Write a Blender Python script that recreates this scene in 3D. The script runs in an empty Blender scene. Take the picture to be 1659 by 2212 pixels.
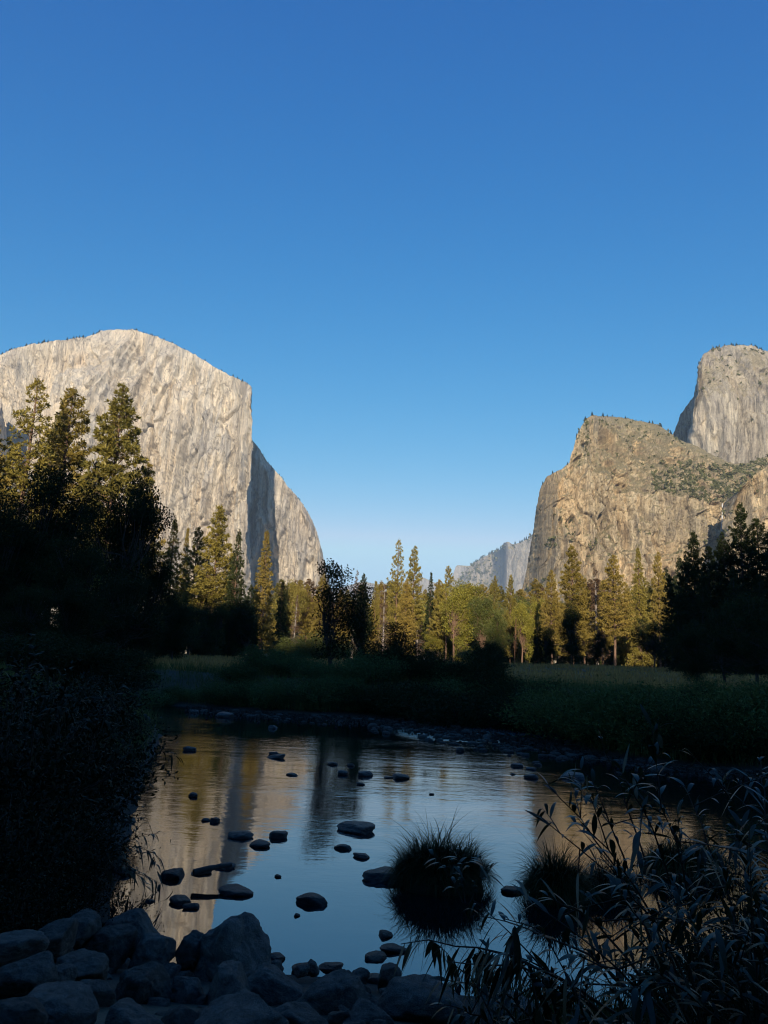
import bpy, bmesh, math, random
import numpy as np
from mathutils import Vector, Matrix

scene = bpy.context.scene
COL = scene.collection
R_ = math.radians
rng = np.random.default_rng(7)
random.seed(7)

# ------------------------------------------------------------------ camera
PW, PH, F = 1659.0, 2212.0, 1663.0            # working pixel frame and its focal length
CAM = np.array([0.0, 0.0, 2.4])
PITCH, ROLL = R_(11.1), R_(2.5)
_r0 = np.array([1, 0, 0.0]); _f = np.array([0, math.cos(PITCH), math.sin(PITCH)]); _u0 = np.array([0, -math.sin(PITCH), math.cos(PITCH)])
RIGHT = math.cos(ROLL) * _r0 + math.sin(ROLL) * _u0
UP = math.cos(ROLL) * _u0 - math.sin(ROLL) * _r0
cam = bpy.data.cameras.new("camera"); cam_o = bpy.data.objects.new("camera", cam); COL.objects.link(cam_o)
cam.sensor_fit = 'VERTICAL'; cam.sensor_height = 24.0; cam.lens = 24.0 * F / PH
cam.clip_start = 0.05; cam.clip_end = 40000
_m = Matrix.Identity(4)
for i in range(3):
    _m[i][0] = RIGHT[i]; _m[i][1] = UP[i]; _m[i][2] = -_f[i]; _m[i][3] = CAM[i]
cam_o.matrix_world = _m
scene.camera = cam_o

# ------------------------------------------------------------------ sky, sun, exposure
SUN_EL, SUN_AZ = R_(16.0), R_(4.0)            # light travels towards +Y, turned a little to +X
world = bpy.data.worlds.new("World"); scene.world = world; world.use_nodes = True
nt = world.node_tree; nt.nodes.clear()
sky = nt.nodes.new("ShaderNodeTexSky"); sky.sky_type = 'NISHITA'; sky.sun_disc = False
sky.sun_elevation = SUN_EL; sky.sun_rotation = math.pi + SUN_AZ
sky.altitude = 1200; sky.air_density = 1.0; sky.dust_density = 0.15; sky.ozone_density = 6.5
bg = nt.nodes.new("ShaderNodeBackground"); bg.inputs[1].default_value = 0.14
wo = nt.nodes.new("ShaderNodeOutputWorld")
sep = nt.nodes.new("ShaderNodeSeparateColor"); cmb = nt.nodes.new("ShaderNodeCombineColor")   # the camera's rendering of the sky blue
nt.links.new(sky.outputs[0], sep.inputs[0])
for i, (k, g_, top) in enumerate(((0.84, 2.8, 2.6), (0.80, 1.14, 4.0), (1.38, 0.60, 5.5))):
    p = nt.nodes.new("ShaderNodeMath"); p.operation = 'POWER'; p.inputs[1].default_value = g_
    q = nt.nodes.new("ShaderNodeMath"); q.operation = 'MULTIPLY'; q.inputs[1].default_value = k
    r = nt.nodes.new("ShaderNodeMath"); r.operation = 'MINIMUM'; r.inputs[1].default_value = top
    nt.links.new(sep.outputs[i], p.inputs[0]); nt.links.new(p.outputs[0], q.inputs[0]); nt.links.new(q.outputs[0], r.inputs[0]); nt.links.new(r.outputs[0], cmb.inputs[i])
nt.links.new(cmb.outputs[0], bg.inputs[0]); nt.links.new(bg.outputs[0], wo.inputs[0])
sun = bpy.data.lights.new("sun", 'SUN'); sun.energy = 5.0; sun.angle = R_(0.5); sun.color = (1.0, 0.87, 0.69)
sun_o = bpy.data.objects.new("sun", sun); COL.objects.link(sun_o)
_sd = Vector((math.sin(SUN_AZ) * math.cos(SUN_EL), math.cos(SUN_AZ) * math.cos(SUN_EL), -math.sin(SUN_EL)))
sun_o.rotation_euler = _sd.to_track_quat('-Z', 'Y').to_euler()
vs = scene.view_settings
vs.view_transform = 'Standard'; vs.look = 'None'; vs.gamma = 1.0; vs.use_curve_mapping = False; vs.exposure = 0.6
scene.cycles.max_bounces = 6; scene.cycles.diffuse_bounces = 3; scene.cycles.glossy_bounces = 3
scene.cycles.transmission_bounces = 4; scene.cycles.volume_bounces = 0; scene.cycles.use_denoising = True
scene.cycles.pixel_filter_type = 'BLACKMAN_HARRIS'; scene.cycles.filter_width = 1.1

# ------------------------------------------------------------------ helpers
def ray(px, py):
    x = (np.asarray(px, float) - PW / 2) / F; y = (PH / 2 - np.asarray(py, float)) / F
    return x[..., None] * RIGHT + y[..., None] * UP + _f
def at(px, py, Y):
    d = ray(px, py); return CAM + d * (np.asarray(Y, float) / d[..., 1])[..., None]
def on_z(px, py, z):
    d = ray(px, py); return CAM + d * ((z - CAM[2]) / d[..., 2])[..., None]

def _hash(ix, iy, iz):
    h = (ix.astype(np.int64) * 374761393 + iy.astype(np.int64) * 668265263 + iz.astype(np.int64) * 2147483647) & 0xffffffff
    h = ((h ^ (h >> 13)) * 1274126177) & 0xffffffff
    h = ((h ^ (h >> 16)) * 2246822519) & 0xffffffff
    return ((h ^ (h >> 15)) & 0xffffff) / float(0xffffff)
def noise3(x, y, z):
    x, y, z = np.broadcast_arrays(np.asarray(x, float), np.asarray(y, float), np.asarray(z, float))
    ix, iy, iz = np.floor(x), np.floor(y), np.floor(z)
    fx, fy, fz = x - ix, y - iy, z - iz
    fx, fy, fz = [f * f * f * (f * (f * 6 - 15) + 10) for f in (fx, fy, fz)]
    r = 0
    for dx in (0, 1):
        for dy in (0, 1):
            for dz in (0, 1):
                w = (fx if dx else 1 - fx) * (fy if dy else 1 - fy) * (fz if dz else 1 - fz)
                r = r + w * _hash(ix + dx, iy + dy, iz + dz)
    return r * 2 - 1
def fbm(x, y, z, oct=4, gain=0.5):
    a, s, r = 1.0, 0.0, 0
    for o in range(oct):
        r = r + a * noise3(x * 2 ** o + 17.3 * o, y * 2 ** o - 9.1 * o, z * 2 ** o + 4.7 * o); s += a; a *= gain
    return r / s
def ridged(x, y, z, oct=3):
    a, s, r = 1.0, 0.0, 0
    for o in range(oct):
        r = r + a * (1 - 2 * np.abs(noise3(x * 2 ** o + 31 * o, y * 2 ** o, z * 2 ** o + 7 * o))); s += a; a *= 0.5
    return r / s
def sstep(a, b, x):
    t = np.clip((np.asarray(x, float) - a) / (b - a), 0, 1); return t * t * (3 - 2 * t)
def unit(v):
    return v / np.maximum(np.linalg.norm(v, axis=-1, keepdims=True), 1e-9)

def mesh_from(name, V, quads=None, tris=None, smooth=False, mats=None, qmat=None):
    V = np.asarray(V, np.float32)
    q = np.zeros((0, 4), np.int32) if quads is None else np.asarray(quads, np.int32)
    t = np.zeros((0, 3), np.int32) if tris is None else np.asarray(tris, np.int32)
    me = bpy.data.meshes.new(name)
    me.vertices.add(len(V)); me.vertices.foreach_set('co', V.ravel())
    me.loops.add(q.size + t.size); me.loops.foreach_set('vertex_index', np.concatenate([q.ravel(), t.ravel()]))
    me.polygons.add(len(q) + len(t))
    ls = np.concatenate([np.arange(len(q)) * 4, q.size + np.arange(len(t)) * 3]).astype(np.int32)
    me.polygons.foreach_set('loop_start', ls)
    me.update(calc_edges=True)
    if smooth:
        me.polygons.foreach_set('use_smooth', np.ones(len(me.polygons), bool))
    for m in (mats or []):
        me.materials.append(m)
    me.validate()
    return me
def link(name, me, parent=None, loc=None):
    o = bpy.data.objects.new(name, me); COL.objects.link(o)
    if parent is not None: o.parent = parent
    if loc is not None: o.location = loc
    return o
def tag(o, label=None, cat=None, group=None, kind=None):
    if label: o['label'] = label
    if cat: o['category'] = cat
    if group: o['group'] = group
    if kind: o['kind'] = kind
    return o
def empty(name, loc, rz=0.0, scale=(1, 1, 1)):
    o = bpy.data.objects.new(name, None); COL.objects.link(o)
    o.empty_display_size = 0.2; o.location = loc; o.rotation_euler = (0, 0, rz); o.scale = scale
    return o

class MB:
    """collects quads and triangles and turns them into one mesh"""
    def __init__(s): s.V = []; s.Q = []; s.T = []; s.n = 0
    def add(s, V, Q=None, T=None):
        V = np.asarray(V, float).reshape(-1, 3)
        if Q is not None and len(Q): s.Q.append(np.asarray(Q) + s.n)
        if T is not None and len(T): s.T.append(np.asarray(T) + s.n)
        s.V.append(V); s.n += len(V)
    def leaves(s, base, d, side, L, W):
        """rhombic leaves: base point, unit direction, unit side vector, length, width"""
        n = len(base)
        if n == 0: return
        L = np.broadcast_to(L, (n,))[:, None]; W = np.broadcast_to(W, (n,))[:, None]
        mid = base + d * L * 0.45
        V = np.stack([base, mid + side * W / 2, base + d * L, mid - side * W / 2], 1).reshape(-1, 3)
        s.add(V, Q=np.arange(4 * n).reshape(-1, 4))
    def tube(s, pts, rad, sides=6):
        pts = np.asarray(pts, float); k = len(pts); rad = np.broadcast_to(rad, (k,))
        t = unit(np.gradient(pts, axis=0))
        ref = np.array([0.31, 0.17, 0.93]) if abs(t[0][2]) < 0.8 else np.array([0.97, 0.2, 0.1])
        a = unit(np.cross(t, ref)); b = np.cross(t, a)
        th = np.arange(sides) / sides * 2 * math.pi
        V = pts[:, None, :] + rad[:, None, None] * (np.cos(th)[None, :, None] * a[:, None, :] + np.sin(th)[None, :, None] * b[:, None, :])
        i = np.arange(k - 1)[:, None] * sides; j = np.arange(sides)[None, :]; j2 = (j + 1) % sides
        Q = np.stack([i + j, i + j2, i + sides + j2, i + sides + j], -1).reshape(-1, 4)
        s.add(V.reshape(-1, 3), Q=Q)
    def mesh(s, name, mats=None, smooth=False):
        return mesh_from(name, np.concatenate(s.V) if s.V else np.zeros((0, 3)),
                         np.concatenate(s.Q) if s.Q else None, np.concatenate(s.T) if s.T else None, smooth, mats)

# ------------------------------------------------------------------ materials
def new_mat(name):
    m = bpy.data.materials.new(name); m.use_nodes = True
    nt = m.node_tree; nt.nodes.clear()
    out = nt.nodes.new("ShaderNodeOutputMaterial")
    b = nt.nodes.new("ShaderNodeBsdfPrincipled"); nt.links.new(b.outputs[0], out.inputs[0])
    return m, nt, b, out
def N(nt, t, **kw):
    n = nt.nodes.new(t)
    for k, v in kw.items():
        if k.startswith('i_'): n.inputs[k[2:].replace('_', ' ')].default_value = v
        else: setattr(n, k, v)
    return n
def noise_node(nt, vec, scale, detail=4, rough=0.55, map_scale=None):
    if map_scale is not None:
        mp = N(nt, "ShaderNodeMapping"); mp.inputs['Scale'].default_value = map_scale
        nt.links.new(vec, mp.inputs[0]); vec = mp.outputs[0]
    n = N(nt, "ShaderNodeTexNoise"); n.inputs['Scale'].default_value = scale
    n.inputs['Detail'].default_value = detail; n.inputs['Roughness'].default_value = rough
    nt.links.new(vec, n.inputs['Vector']); return n.outputs[0]
def ramp(nt, fac, stops):
    r = N(nt, "ShaderNodeValToRGB"); e = r.color_ramp.elements
    while len(e) > 1: e.remove(e[0])
    for i, (p, c) in enumerate(stops):
        el = e[0] if i == 0 else e.new(p)
        el.position = p; el.color = (*c, 1) if len(c) == 3 else c
    nt.links.new(fac, r.inputs[0]); return r.outputs[0]
def mixc(nt, fac, a, b, mode='MIX'):
    m = N(nt, "ShaderNodeMix", data_type='RGBA', blend_type=mode)
    for sock, v in ((m.inputs[0], fac), (m.inputs[6], a), (m.inputs[7], b)):
        if hasattr(v, 'links'): nt.links.new(v, sock)
        elif isinstance(v, tuple): sock.default_value = (*v, 1)
        else: sock.default_value = v
    return m.outputs[2]
def math_(nt, op, a, b=0.0):
    m = N(nt, "ShaderNodeMath", operation=op)
    for sock, v in ((m.inputs[0], a), (m.inputs[1], b)):
        if hasattr(v, 'links'): nt.links.new(v, sock)
        else: sock.default_value = v
    return m.outputs[0]
def bump(nt, h, b, strength=1.0, dist=1.0):
    n = N(nt, "ShaderNodeBump"); n.inputs['Strength'].default_value = strength; n.inputs['Distance'].default_value = dist
    nt.links.new(h, n.inputs['Height']); nt.links.new(n.outputs[0], b.inputs['Normal'])

def leaf_mat(name, dark, light, rough=0.55, trans=0.25, clump=0.25, spec=0.35):
    m, nt, b, out = new_mat(name)
    oi = N(nt, "ShaderNodeObjectInfo"); g = N(nt, "ShaderNodeNewGeometry"); tc = N(nt, "ShaderNodeTexCoord")
    n1 = noise_node(nt, tc.outputs['Object'], clump, 3)
    f = math_(nt, 'ADD', math_(nt, 'MULTIPLY', g.outputs['Random Per Island'], 0.45), math_(nt, 'ADD', math_(nt, 'MULTIPLY', n1, 0.9), -0.2))
    f = math_(nt, 'ADD', f, math_(nt, 'MULTIPLY', math_(nt, 'SUBTRACT', oi.outputs['Random'], 0.5), 0.35))
    c = ramp(nt, f, [(0.1, dark), (0.85, light)]); rough = rough
    nt.links.new(c, b.inputs['Base Color']); b.inputs['Roughness'].default_value = rough
    b.inputs['Specular IOR Level'].default_value = spec
    t = N(nt, "ShaderNodeBsdfTranslucent"); nt.links.new(c, t.inputs[0])
    mx = N(nt, "ShaderNodeMixShader"); mx.inputs[0].default_value = trans
    nt.links.new(b.outputs[0], mx.inputs[1]); nt.links.new(t.outputs[0], mx.inputs[2]); nt.links.new(mx.outputs[0], out.inputs[0])
    return m
M = {}
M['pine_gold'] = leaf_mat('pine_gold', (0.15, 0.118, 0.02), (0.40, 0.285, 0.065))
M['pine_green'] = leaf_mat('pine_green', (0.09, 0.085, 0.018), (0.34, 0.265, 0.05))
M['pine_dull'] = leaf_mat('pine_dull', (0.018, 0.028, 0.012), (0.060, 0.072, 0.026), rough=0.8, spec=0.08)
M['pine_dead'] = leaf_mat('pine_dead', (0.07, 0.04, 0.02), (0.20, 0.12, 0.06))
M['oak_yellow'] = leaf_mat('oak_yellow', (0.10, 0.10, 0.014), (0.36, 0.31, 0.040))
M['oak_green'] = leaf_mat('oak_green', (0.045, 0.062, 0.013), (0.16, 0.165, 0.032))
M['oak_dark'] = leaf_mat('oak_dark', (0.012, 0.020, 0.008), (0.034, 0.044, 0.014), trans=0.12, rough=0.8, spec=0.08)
M['willow_bank'] = leaf_mat('willow_bank', (0.040, 0.062, 0.022), (0.12, 0.155, 0.055), rough=0.8, trans=0.2, clump=0.8, spec=0.06)
M['thicket_green'] = leaf_mat('thicket_green', (0.045, 0.062, 0.020), (0.125, 0.145, 0.045), rough=0.8, trans=0.2, clump=0.8, spec=0.06)
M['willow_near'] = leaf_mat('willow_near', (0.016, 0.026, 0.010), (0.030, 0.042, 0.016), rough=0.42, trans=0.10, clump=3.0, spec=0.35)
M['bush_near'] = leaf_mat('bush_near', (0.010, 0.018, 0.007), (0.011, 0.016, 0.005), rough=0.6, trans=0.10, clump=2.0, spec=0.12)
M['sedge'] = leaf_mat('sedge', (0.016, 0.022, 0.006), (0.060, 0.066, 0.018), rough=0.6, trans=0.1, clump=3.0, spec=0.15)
M['meadow_grass'] = leaf_mat('meadow_grass', (0.18, 0.11, 0.035), (0.62, 0.33, 0.085), trans=0.2, clump=0.15)
M['bank_grass'] = leaf_mat('bank_grass', (0.05, 0.058, 0.018), (0.15, 0.15, 0.05), rough=0.8, spec=0.08, trans=0.2, clump=0.4)
M['scrub'] = leaf_mat('scrub', (0.055, 0.062, 0.022), (0.16, 0.155, 0.055), clump=0.02)

def bark_mat(name, a, b_):
    m, nt, b, out = new_mat(name); tc = N(nt, "ShaderNodeTexCoord")
    n = noise_node(nt, tc.outputs['Object'], 2.0, 5, 0.6, (3, 3, 0.5))
    nt.links.new(ramp(nt, n, [(0.3, a), (0.7, b_)]), b.inputs['Base Color']); b.inputs['Roughness'].default_value = 0.9
    bump(nt, n, b, 0.8, 0.05); return m
M['bark_pine'] = bark_mat('bark_pine', (0.07, 0.04, 0.025), (0.22, 0.13, 0.08))
M['bark_dark'] = bark_mat('bark_dark', (0.025, 0.02, 0.016), (0.075, 0.06, 0.05))
M['bark_dead'] = bark_mat('bark_dead', (0.16, 0.13, 0.11), (0.34, 0.29, 0.25))
M['bark_red'] = bark_mat('bark_red', (0.13, 0.06, 0.03), (0.32, 0.16, 0.08))
M['twig'] = bark_mat('twig', (0.02, 0.017, 0.010), (0.06, 0.045, 0.03))

def granite(name, pale, grey, tan, streak=0.6, warm=0.5, veg=0.0, unit_=60.0, crack=0.5):
    m, nt, b, out = new_mat(name); tc = N(nt, "ShaderNodeTexCoord"); P = tc.outputs['Object']; u = 1.0 / unit_
    big = noise_node(nt, P, u * 0.42, 5, 0.62, (1, 1, 0.35)); blot = noise_node(nt, P, u * 0.55, 5, 0.6, (1, 1, 0.5))
    v1 = noise_node(nt, P, u * 2.2, 6, 0.65, (1, 1, 0.06))
    v2 = noise_node(nt, P, u * 6.0, 5, 0.7, (1, 1, 0.14))
    fine = noise_node(nt, P, u * 9.0, 6, 0.75, (1, 1, 0.55))
    c = mixc(nt, ramp(nt, v1, [(0.36, (0, 0, 0)), (0.62, (1, 1, 1))]), grey, pale)
    c = mixc(nt, math_(nt, 'MULTIPLY', ramp(nt, big, [(0.42, (0, 0, 0)), (0.66, (1, 1, 1))]), warm), c, tan)
    c = mixc(nt, 0.85, c, ramp(nt, blot, [(0.36, (0.68, 0.69, 0.72)), (0.52, (1.03, 1.03, 1.0)), (0.66, (1.16, 1.12, 1.05))]), 'MULTIPLY')
    dk = ramp(nt, v2, [(0.34, (0.40, 0.40, 0.42)), (0.54, (1, 1, 1))])
    c = mixc(nt, streak, c, dk, 'MULTIPLY')
    c = mixc(nt, 0.8, c, ramp(nt, fine, [(0.28, (0.55, 0.55, 0.57)), (0.47, (0.95, 0.95, 0.95)), (0.68, (1.26, 1.24, 1.2))]), 'MULTIPLY')
    vo = N(nt, "ShaderNodeTexVoronoi", feature='DISTANCE_TO_EDGE'); vo.inputs['Scale'].default_value = u * 1.5
    mp = N(nt, "ShaderNodeMapping"); mp.inputs['Scale'].default_value = (1, 1, 0.16)
    wv = N(nt, "ShaderNodeVectorMath", operation='ADD'); wn = N(nt, "ShaderNodeTexNoise"); wn.inputs['Scale'].default_value = u * 4
    ws = N(nt, "ShaderNodeVectorMath", operation='SCALE'); ws.inputs[3].default_value = unit_ * 0.25
    nt.links.new(P, wn.inputs['Vector']); nt.links.new(wn.outputs[1], ws.inputs[0]); nt.links.new(P, wv.inputs[0]); nt.links.new(ws.outputs[0], wv.inputs[1])
    nt.links.new(wv.outputs[0], mp.inputs[0]); nt.links.new(mp.outputs[0], vo.inputs['Vector'])
    ck = ramp(nt, vo.outputs['Distance'], [(0.0, (0.3, 0.3, 0.32)), (0.035, (1, 1, 1))])
    c = mixc(nt, crack, c, ck, 'MULTIPLY')
    if veg > 0:
        g = N(nt, "ShaderNodeNewGeometry"); sx = N(nt, "ShaderNodeSeparateXYZ"); nt.links.new(g.outputs['Normal'], sx.inputs[0])
        vn = noise_node(nt, P, u * 3.5, 6, 0.7)
        k = math_(nt, 'ADD', math_(nt, 'MULTIPLY', sx.outputs[2], 0.8), math_(nt, 'MULTIPLY', vn, 0.9))
        k = ramp(nt, k, [(0.74, (0, 0, 0)), (0.90, (1, 1, 1))])
        vc = mixc(nt, ramp(nt, fine, [(0.4, (0, 0, 0)), (0.6, (1, 1, 1))]), (0.20, 0.17, 0.085), (0.40, 0.325, 0.19))
        c = mixc(nt, math_(nt, 'MULTIPLY', k, veg), c, vc)
    nt.links.new(c, b.inputs['Base Color']); b.inputs['Roughness'].default_value = 0.9; b.inputs['Specular IOR Level'].default_value = 0.15
    h = math_(nt, 'ADD', math_(nt, 'MULTIPLY', v2, 1.0), math_(nt, 'MULTIPLY', fine, 0.8))
    bump(nt, h, b, 1.0, unit_ * 0.2)
    return m
M['granite_pale'] = granite('granite_pale', (0.72, 0.63, 0.505), (0.47, 0.435, 0.385), (0.65, 0.52, 0.365), 0.6, 0.6, crack=0.75)
M['granite_brown'] = granite('granite_brown', (0.62, 0.505, 0.335), (0.36, 0.30, 0.21), (0.62, 0.43, 0.23), 0.7, 0.7, veg=1.0, unit_=38.0, crack=0.6)
M['granite_grey'] = granite('granite_grey', (0.58, 0.51, 0.405), (0.30, 0.27, 0.23), (0.50, 0.40, 0.28), 0.7, 0.4, veg=0.6, unit_=55.0, crack=0.6)
M['granite_far'] = granite('granite_far', (0.36, 0.325, 0.28), (0.25, 0.235, 0.21), (0.31, 0.27, 0.21), 0.5, 0.4, veg=1.0, unit_=120.0)

def boulder_mat(name, a, b_, wet=False):
    m, nt, b, out = new_mat(name); tc = N(nt, "ShaderNodeTexCoord"); oi = N(nt, "ShaderNodeObjectInfo")
    ad = N(nt, "ShaderNodeVectorMath", operation='ADD'); nt.links.new(tc.outputs['Object'], ad.inputs[0]); nt.links.new(oi.outputs['Location'], ad.inputs[1])
    n1 = noise_node(nt, ad.outputs[0], 3.0, 6, 0.65); n2 = noise_node(nt, ad.outputs[0], 45.0, 4, 0.7)
    c = ramp(nt, n1, [(0.3, a), (0.7, b_)])
    c = mixc(nt, 0.7, c, ramp(nt, n2, [(0.38, (0.40, 0.40, 0.40)), (0.62, (1.35, 1.35, 1.35))]), 'MULTIPLY')
    hs = N(nt, "ShaderNodeHueSaturation"); nt.links.new(c, hs.inputs['Color'])
    nt.links.new(math_(nt, 'ADD', math_(nt, 'MULTIPLY', oi.outputs['Random'], 0.6), 0.7), hs.inputs['Value'])
    nt.links.new(hs.outputs[0], b.inputs['Base Color']); b.inputs['Roughness'].default_value = 0.45 if wet else 0.85
    b.inputs['Specular IOR Level'].default_value = 0.4 if wet else 0.2
    bump(nt, math_(nt, 'ADD', n1, math_(nt, 'MULTIPLY', n2, 0.35)), b, 0.9, 0.08)
    return m
M['boulder'] = boulder_mat('boulder', (0.075, 0.067, 0.056), (0.23, 0.20, 0.165))
M['river_rock'] = boulder_mat('river_rock', (0.014, 0.013, 0.012), (0.05, 0.046, 0.043), True)
M['cobble'] = boulder_mat('cobble', (0.025, 0.022, 0.02), (0.10, 0.09, 0.08))

# ground
m, nt, b, out = new_mat('soil'); tc = N(nt, "ShaderNodeTexCoord"); P = tc.outputs['Object']
n1 = noise_node(nt, P, 0.35, 6, 0.6); n2 = noise_node(nt, P, 8.0, 5, 0.7)
c = mixc(nt, ramp(nt, n1, [(0.35, (0, 0, 0)), (0.65, (1, 1, 1))]), (0.035, 0.030, 0.016), (0.10, 0.078, 0.042))
c = mixc(nt, 0.7, c, ramp(nt, n2, [(0.3, (0.5, 0.5, 0.5)), (0.7, (1.2, 1.2, 1.2))]), 'MULTIPLY')
sz = N(nt, "ShaderNodeSeparateXYZ"); nt.links.new(P, sz.inputs[0]); wet = N(nt, "ShaderNodeMapRange"); wet.inputs[1].default_value = 0.05; wet.inputs[2].default_value = 0.55
wet.inputs[3].default_value = 0.22; wet.inputs[4].default_value = 1.0; nt.links.new(sz.outputs[2], wet.inputs[0])   # wet, dark mud at the water line
wc = N(nt, "ShaderNodeVectorMath", operation='SCALE'); nt.links.new(c, wc.inputs[0]); nt.links.new(wet.outputs[0], wc.inputs[3]); c = wc.outputs[0]
nt.links.new(c, b.inputs['Base Color']); b.inputs['Roughness'].default_value = 0.95; bump(nt, n2, b, 0.7, 0.05); M['soil'] = m
m, nt, b, out = new_mat('hillside'); tc = N(nt, "ShaderNodeTexCoord")
nt.links.new(ramp(nt, noise_node(nt, tc.outputs['Object'], 0.03, 6, 0.6), [(0.35, (0.02, 0.028, 0.012)), (0.7, (0.08, 0.075, 0.04))]), b.inputs['Base Color'])
b.inputs['Roughness'].default_value = 0.95; M['hillside'] = m

# river water: dark bed seen through a mirror of gentle ripples
m, nt, b, out = new_mat('river_water'); tc = N(nt, "ShaderNodeTexCoord"); P = tc.outputs['Object']
sx = N(nt, "ShaderNodeSeparateXYZ"); nt.links.new(P, sx.inputs[0])
b.inputs['Base Color'].default_value = (0.005, 0.007, 0.008, 1); b.inputs['Roughness'].default_value = 0.02; b.inputs['IOR'].default_value = 2.3
patch = noise_node(nt, P, 0.22, 3, 0.5, (0.5, 1.4, 1))
far = N(nt, "ShaderNodeMapRange"); far.inputs[1].default_value = 8.0; far.inputs[2].default_value = 16.0; nt.links.new(sx.outputs[1], far.inputs[0])
far.inputs[3].default_value = 0.10; far.inputs[4].default_value = 1.0
amp = math_(nt, 'MULTIPLY', far.outputs[0], ramp(nt, patch, [(0.35, (0.25, 0.25, 0.25)), (0.62, (1, 1, 1))]))
rp = N(nt, "ShaderNodeMapRange"); rp.inputs[1].default_value = 26.0; rp.inputs[2].default_value = 28.5; nt.links.new(sx.outputs[1], rp.inputs[0])
rx = N(nt, "ShaderNodeMapRange"); rx.inputs[1].default_value = 0.5; rx.inputs[2].default_value = 2.5; nt.links.new(sx.outputs[0], rx.inputs[0])
amp = math_(nt, 'ADD', amp, math_(nt, 'MULTIPLY', math_(nt, 'MULTIPLY', rp.outputs[0], rx.outputs[0]), 14.0))
w1 = noise_node(nt, P, 1.0, 3, 0.6, (1.3, 2.3, 1)); w2 = noise_node(nt, P, 6.0, 4, 0.65, (0.8, 1.4, 1))
h = math_(nt, 'MULTIPLY', math_(nt, 'ADD', w1, math_(nt, 'MULTIPLY', w2, 0.32)), amp)
bump(nt, h, b, 1.0, 0.0125); M['water'] = m

m, nt, b, out = new_mat('falling_water'); tc = N(nt, "ShaderNodeTexCoord")
nt.links.new(ramp(nt, noise_node(nt, tc.outputs['Object'], 0.35, 5, 0.7, (1, 1, 0.06)), [(0.35, (0.30, 0.29, 0.28)), (0.6, (0.62, 0.62, 0.62))]), b.inputs['Base Color'])
b.inputs['Roughness'].default_value = 0.6; M['fall'] = m

# ------------------------------------------------------------------ ground and river
SHORE = np.array([on_z(px, py, 0.0)[:2] for px, py in [
    (60, 2060), (230, 2010), (255, 1900), (285, 1790), (305, 1700), (330, 1640), (350, 1590), (330, 1555), (230, 1535), (330, 1522), (450, 1530),
    (600, 1542), (760, 1548), (900, 1552), (1050, 1566), (1180, 1582), (1260, 1625), (1400, 1652), (1660, 1672), (1900, 1700),
    (2050, 1770), (1720, 1880), (1610, 1990), (1540, 2090), (1440, 2170), (1300, 2195), (1000, 2150), (860, 2130), (700, 2110), (590, 2105), (480, 2100), (330, 2080)]])
def river_sd(x, y):
    """signed distance to the shoreline, negative in the river"""
    p = np.stack([np.asarray(x, float), np.asarray(y, float)], -1); best = np.full(p.shape[:-1], 1e9); inside = np.zeros(p.shape[:-1], bool)
    for k in range(len(SHORE)):
        a, b_ = SHORE[k - 1], SHORE[k]; ab = b_ - a; ap = p - a
        t = np.clip((ap @ ab) / (ab @ ab), 0, 1); best = np.minimum(best, np.linalg.norm(ap - t[..., None] * ab, axis=-1))
        c = ((a[1] > p[..., 1]) != (b_[1] > p[..., 1])) & (p[..., 0] < (b_[0] - a[0]) * (p[..., 1] - a[1]) / (b_[1] - a[1] + 1e-12) + a[0])
        inside ^= c
    return np.where(inside, -best, best)
def ground_z(x, y):
    x = np.asarray(x, float); y = np.asarray(y, float); d = river_sd(x, y)
    bank = 0.12 * sstep(0, 0.6, d) + 1.35 * sstep(1.0, 6.0, d) + 0.75 * sstep(8, 120, d) + 1.3 * sstep(12, 140, d) * sstep(-25, 45, x) + 1.2 * sstep(200, 900, d)
    near = sstep(9, 5, y) * sstep(-6, -3, x)
    bank = bank * (1 - near) + near * np.minimum(0.9, 0.27 * np.maximum(d, 0))
    nz = 0.10 * fbm(x * 0.25, y * 0.25, 0 * x, 3) * sstep(0.5, 5, d)
    return np.where(d > 0, bank + nz, -0.65 * sstep(0, 2.2, -d) - 0.02)
def axis(lo, hi, c, n, k):
    a = np.linspace(np.arcsinh((lo - c) / k), np.arcsinh((hi - c) / k), n); return c + k * np.sinh(a)
gx = axis(-9000, 9000, 0, 300, 9.0); gy = axis(-2500, 14000, 18, 340, 9.0)
GX, GY = np.meshgrid(gx, gy); GZ = ground_z(GX, GY)
def grid_faces(ny, nx):
    i = np.arange(ny - 1)[:, None] * nx; j = np.arange(nx - 1)[None, :]
    return np.stack([i + j, i + j + 1, i + nx + j + 1, i + nx + j], -1).reshape(-1, 4)
o = link('ground', mesh_from('ground', np.stack([GX, GY, GZ], -1).reshape(-1, 3), grid_faces(*GX.shape), smooth=True, mats=[M['soil']]))
tag(o, 'valley floor of soil and dry grass either side of the river', 'ground', kind='structure')
wx = np.linspace(-26, 60, 40); wy = np.linspace(2, 46, 40); WX, WY = np.meshgrid(wx, wy)
o = link('water', mesh_from('water', np.stack([WX, WY, 0 * WX], -1).reshape(-1, 3), grid_faces(40, 40), smooth=True, mats=[M['water']]))
tag(o, 'calm dark river mirroring the cliffs and the blue sky', 'river', kind='structure')

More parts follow.
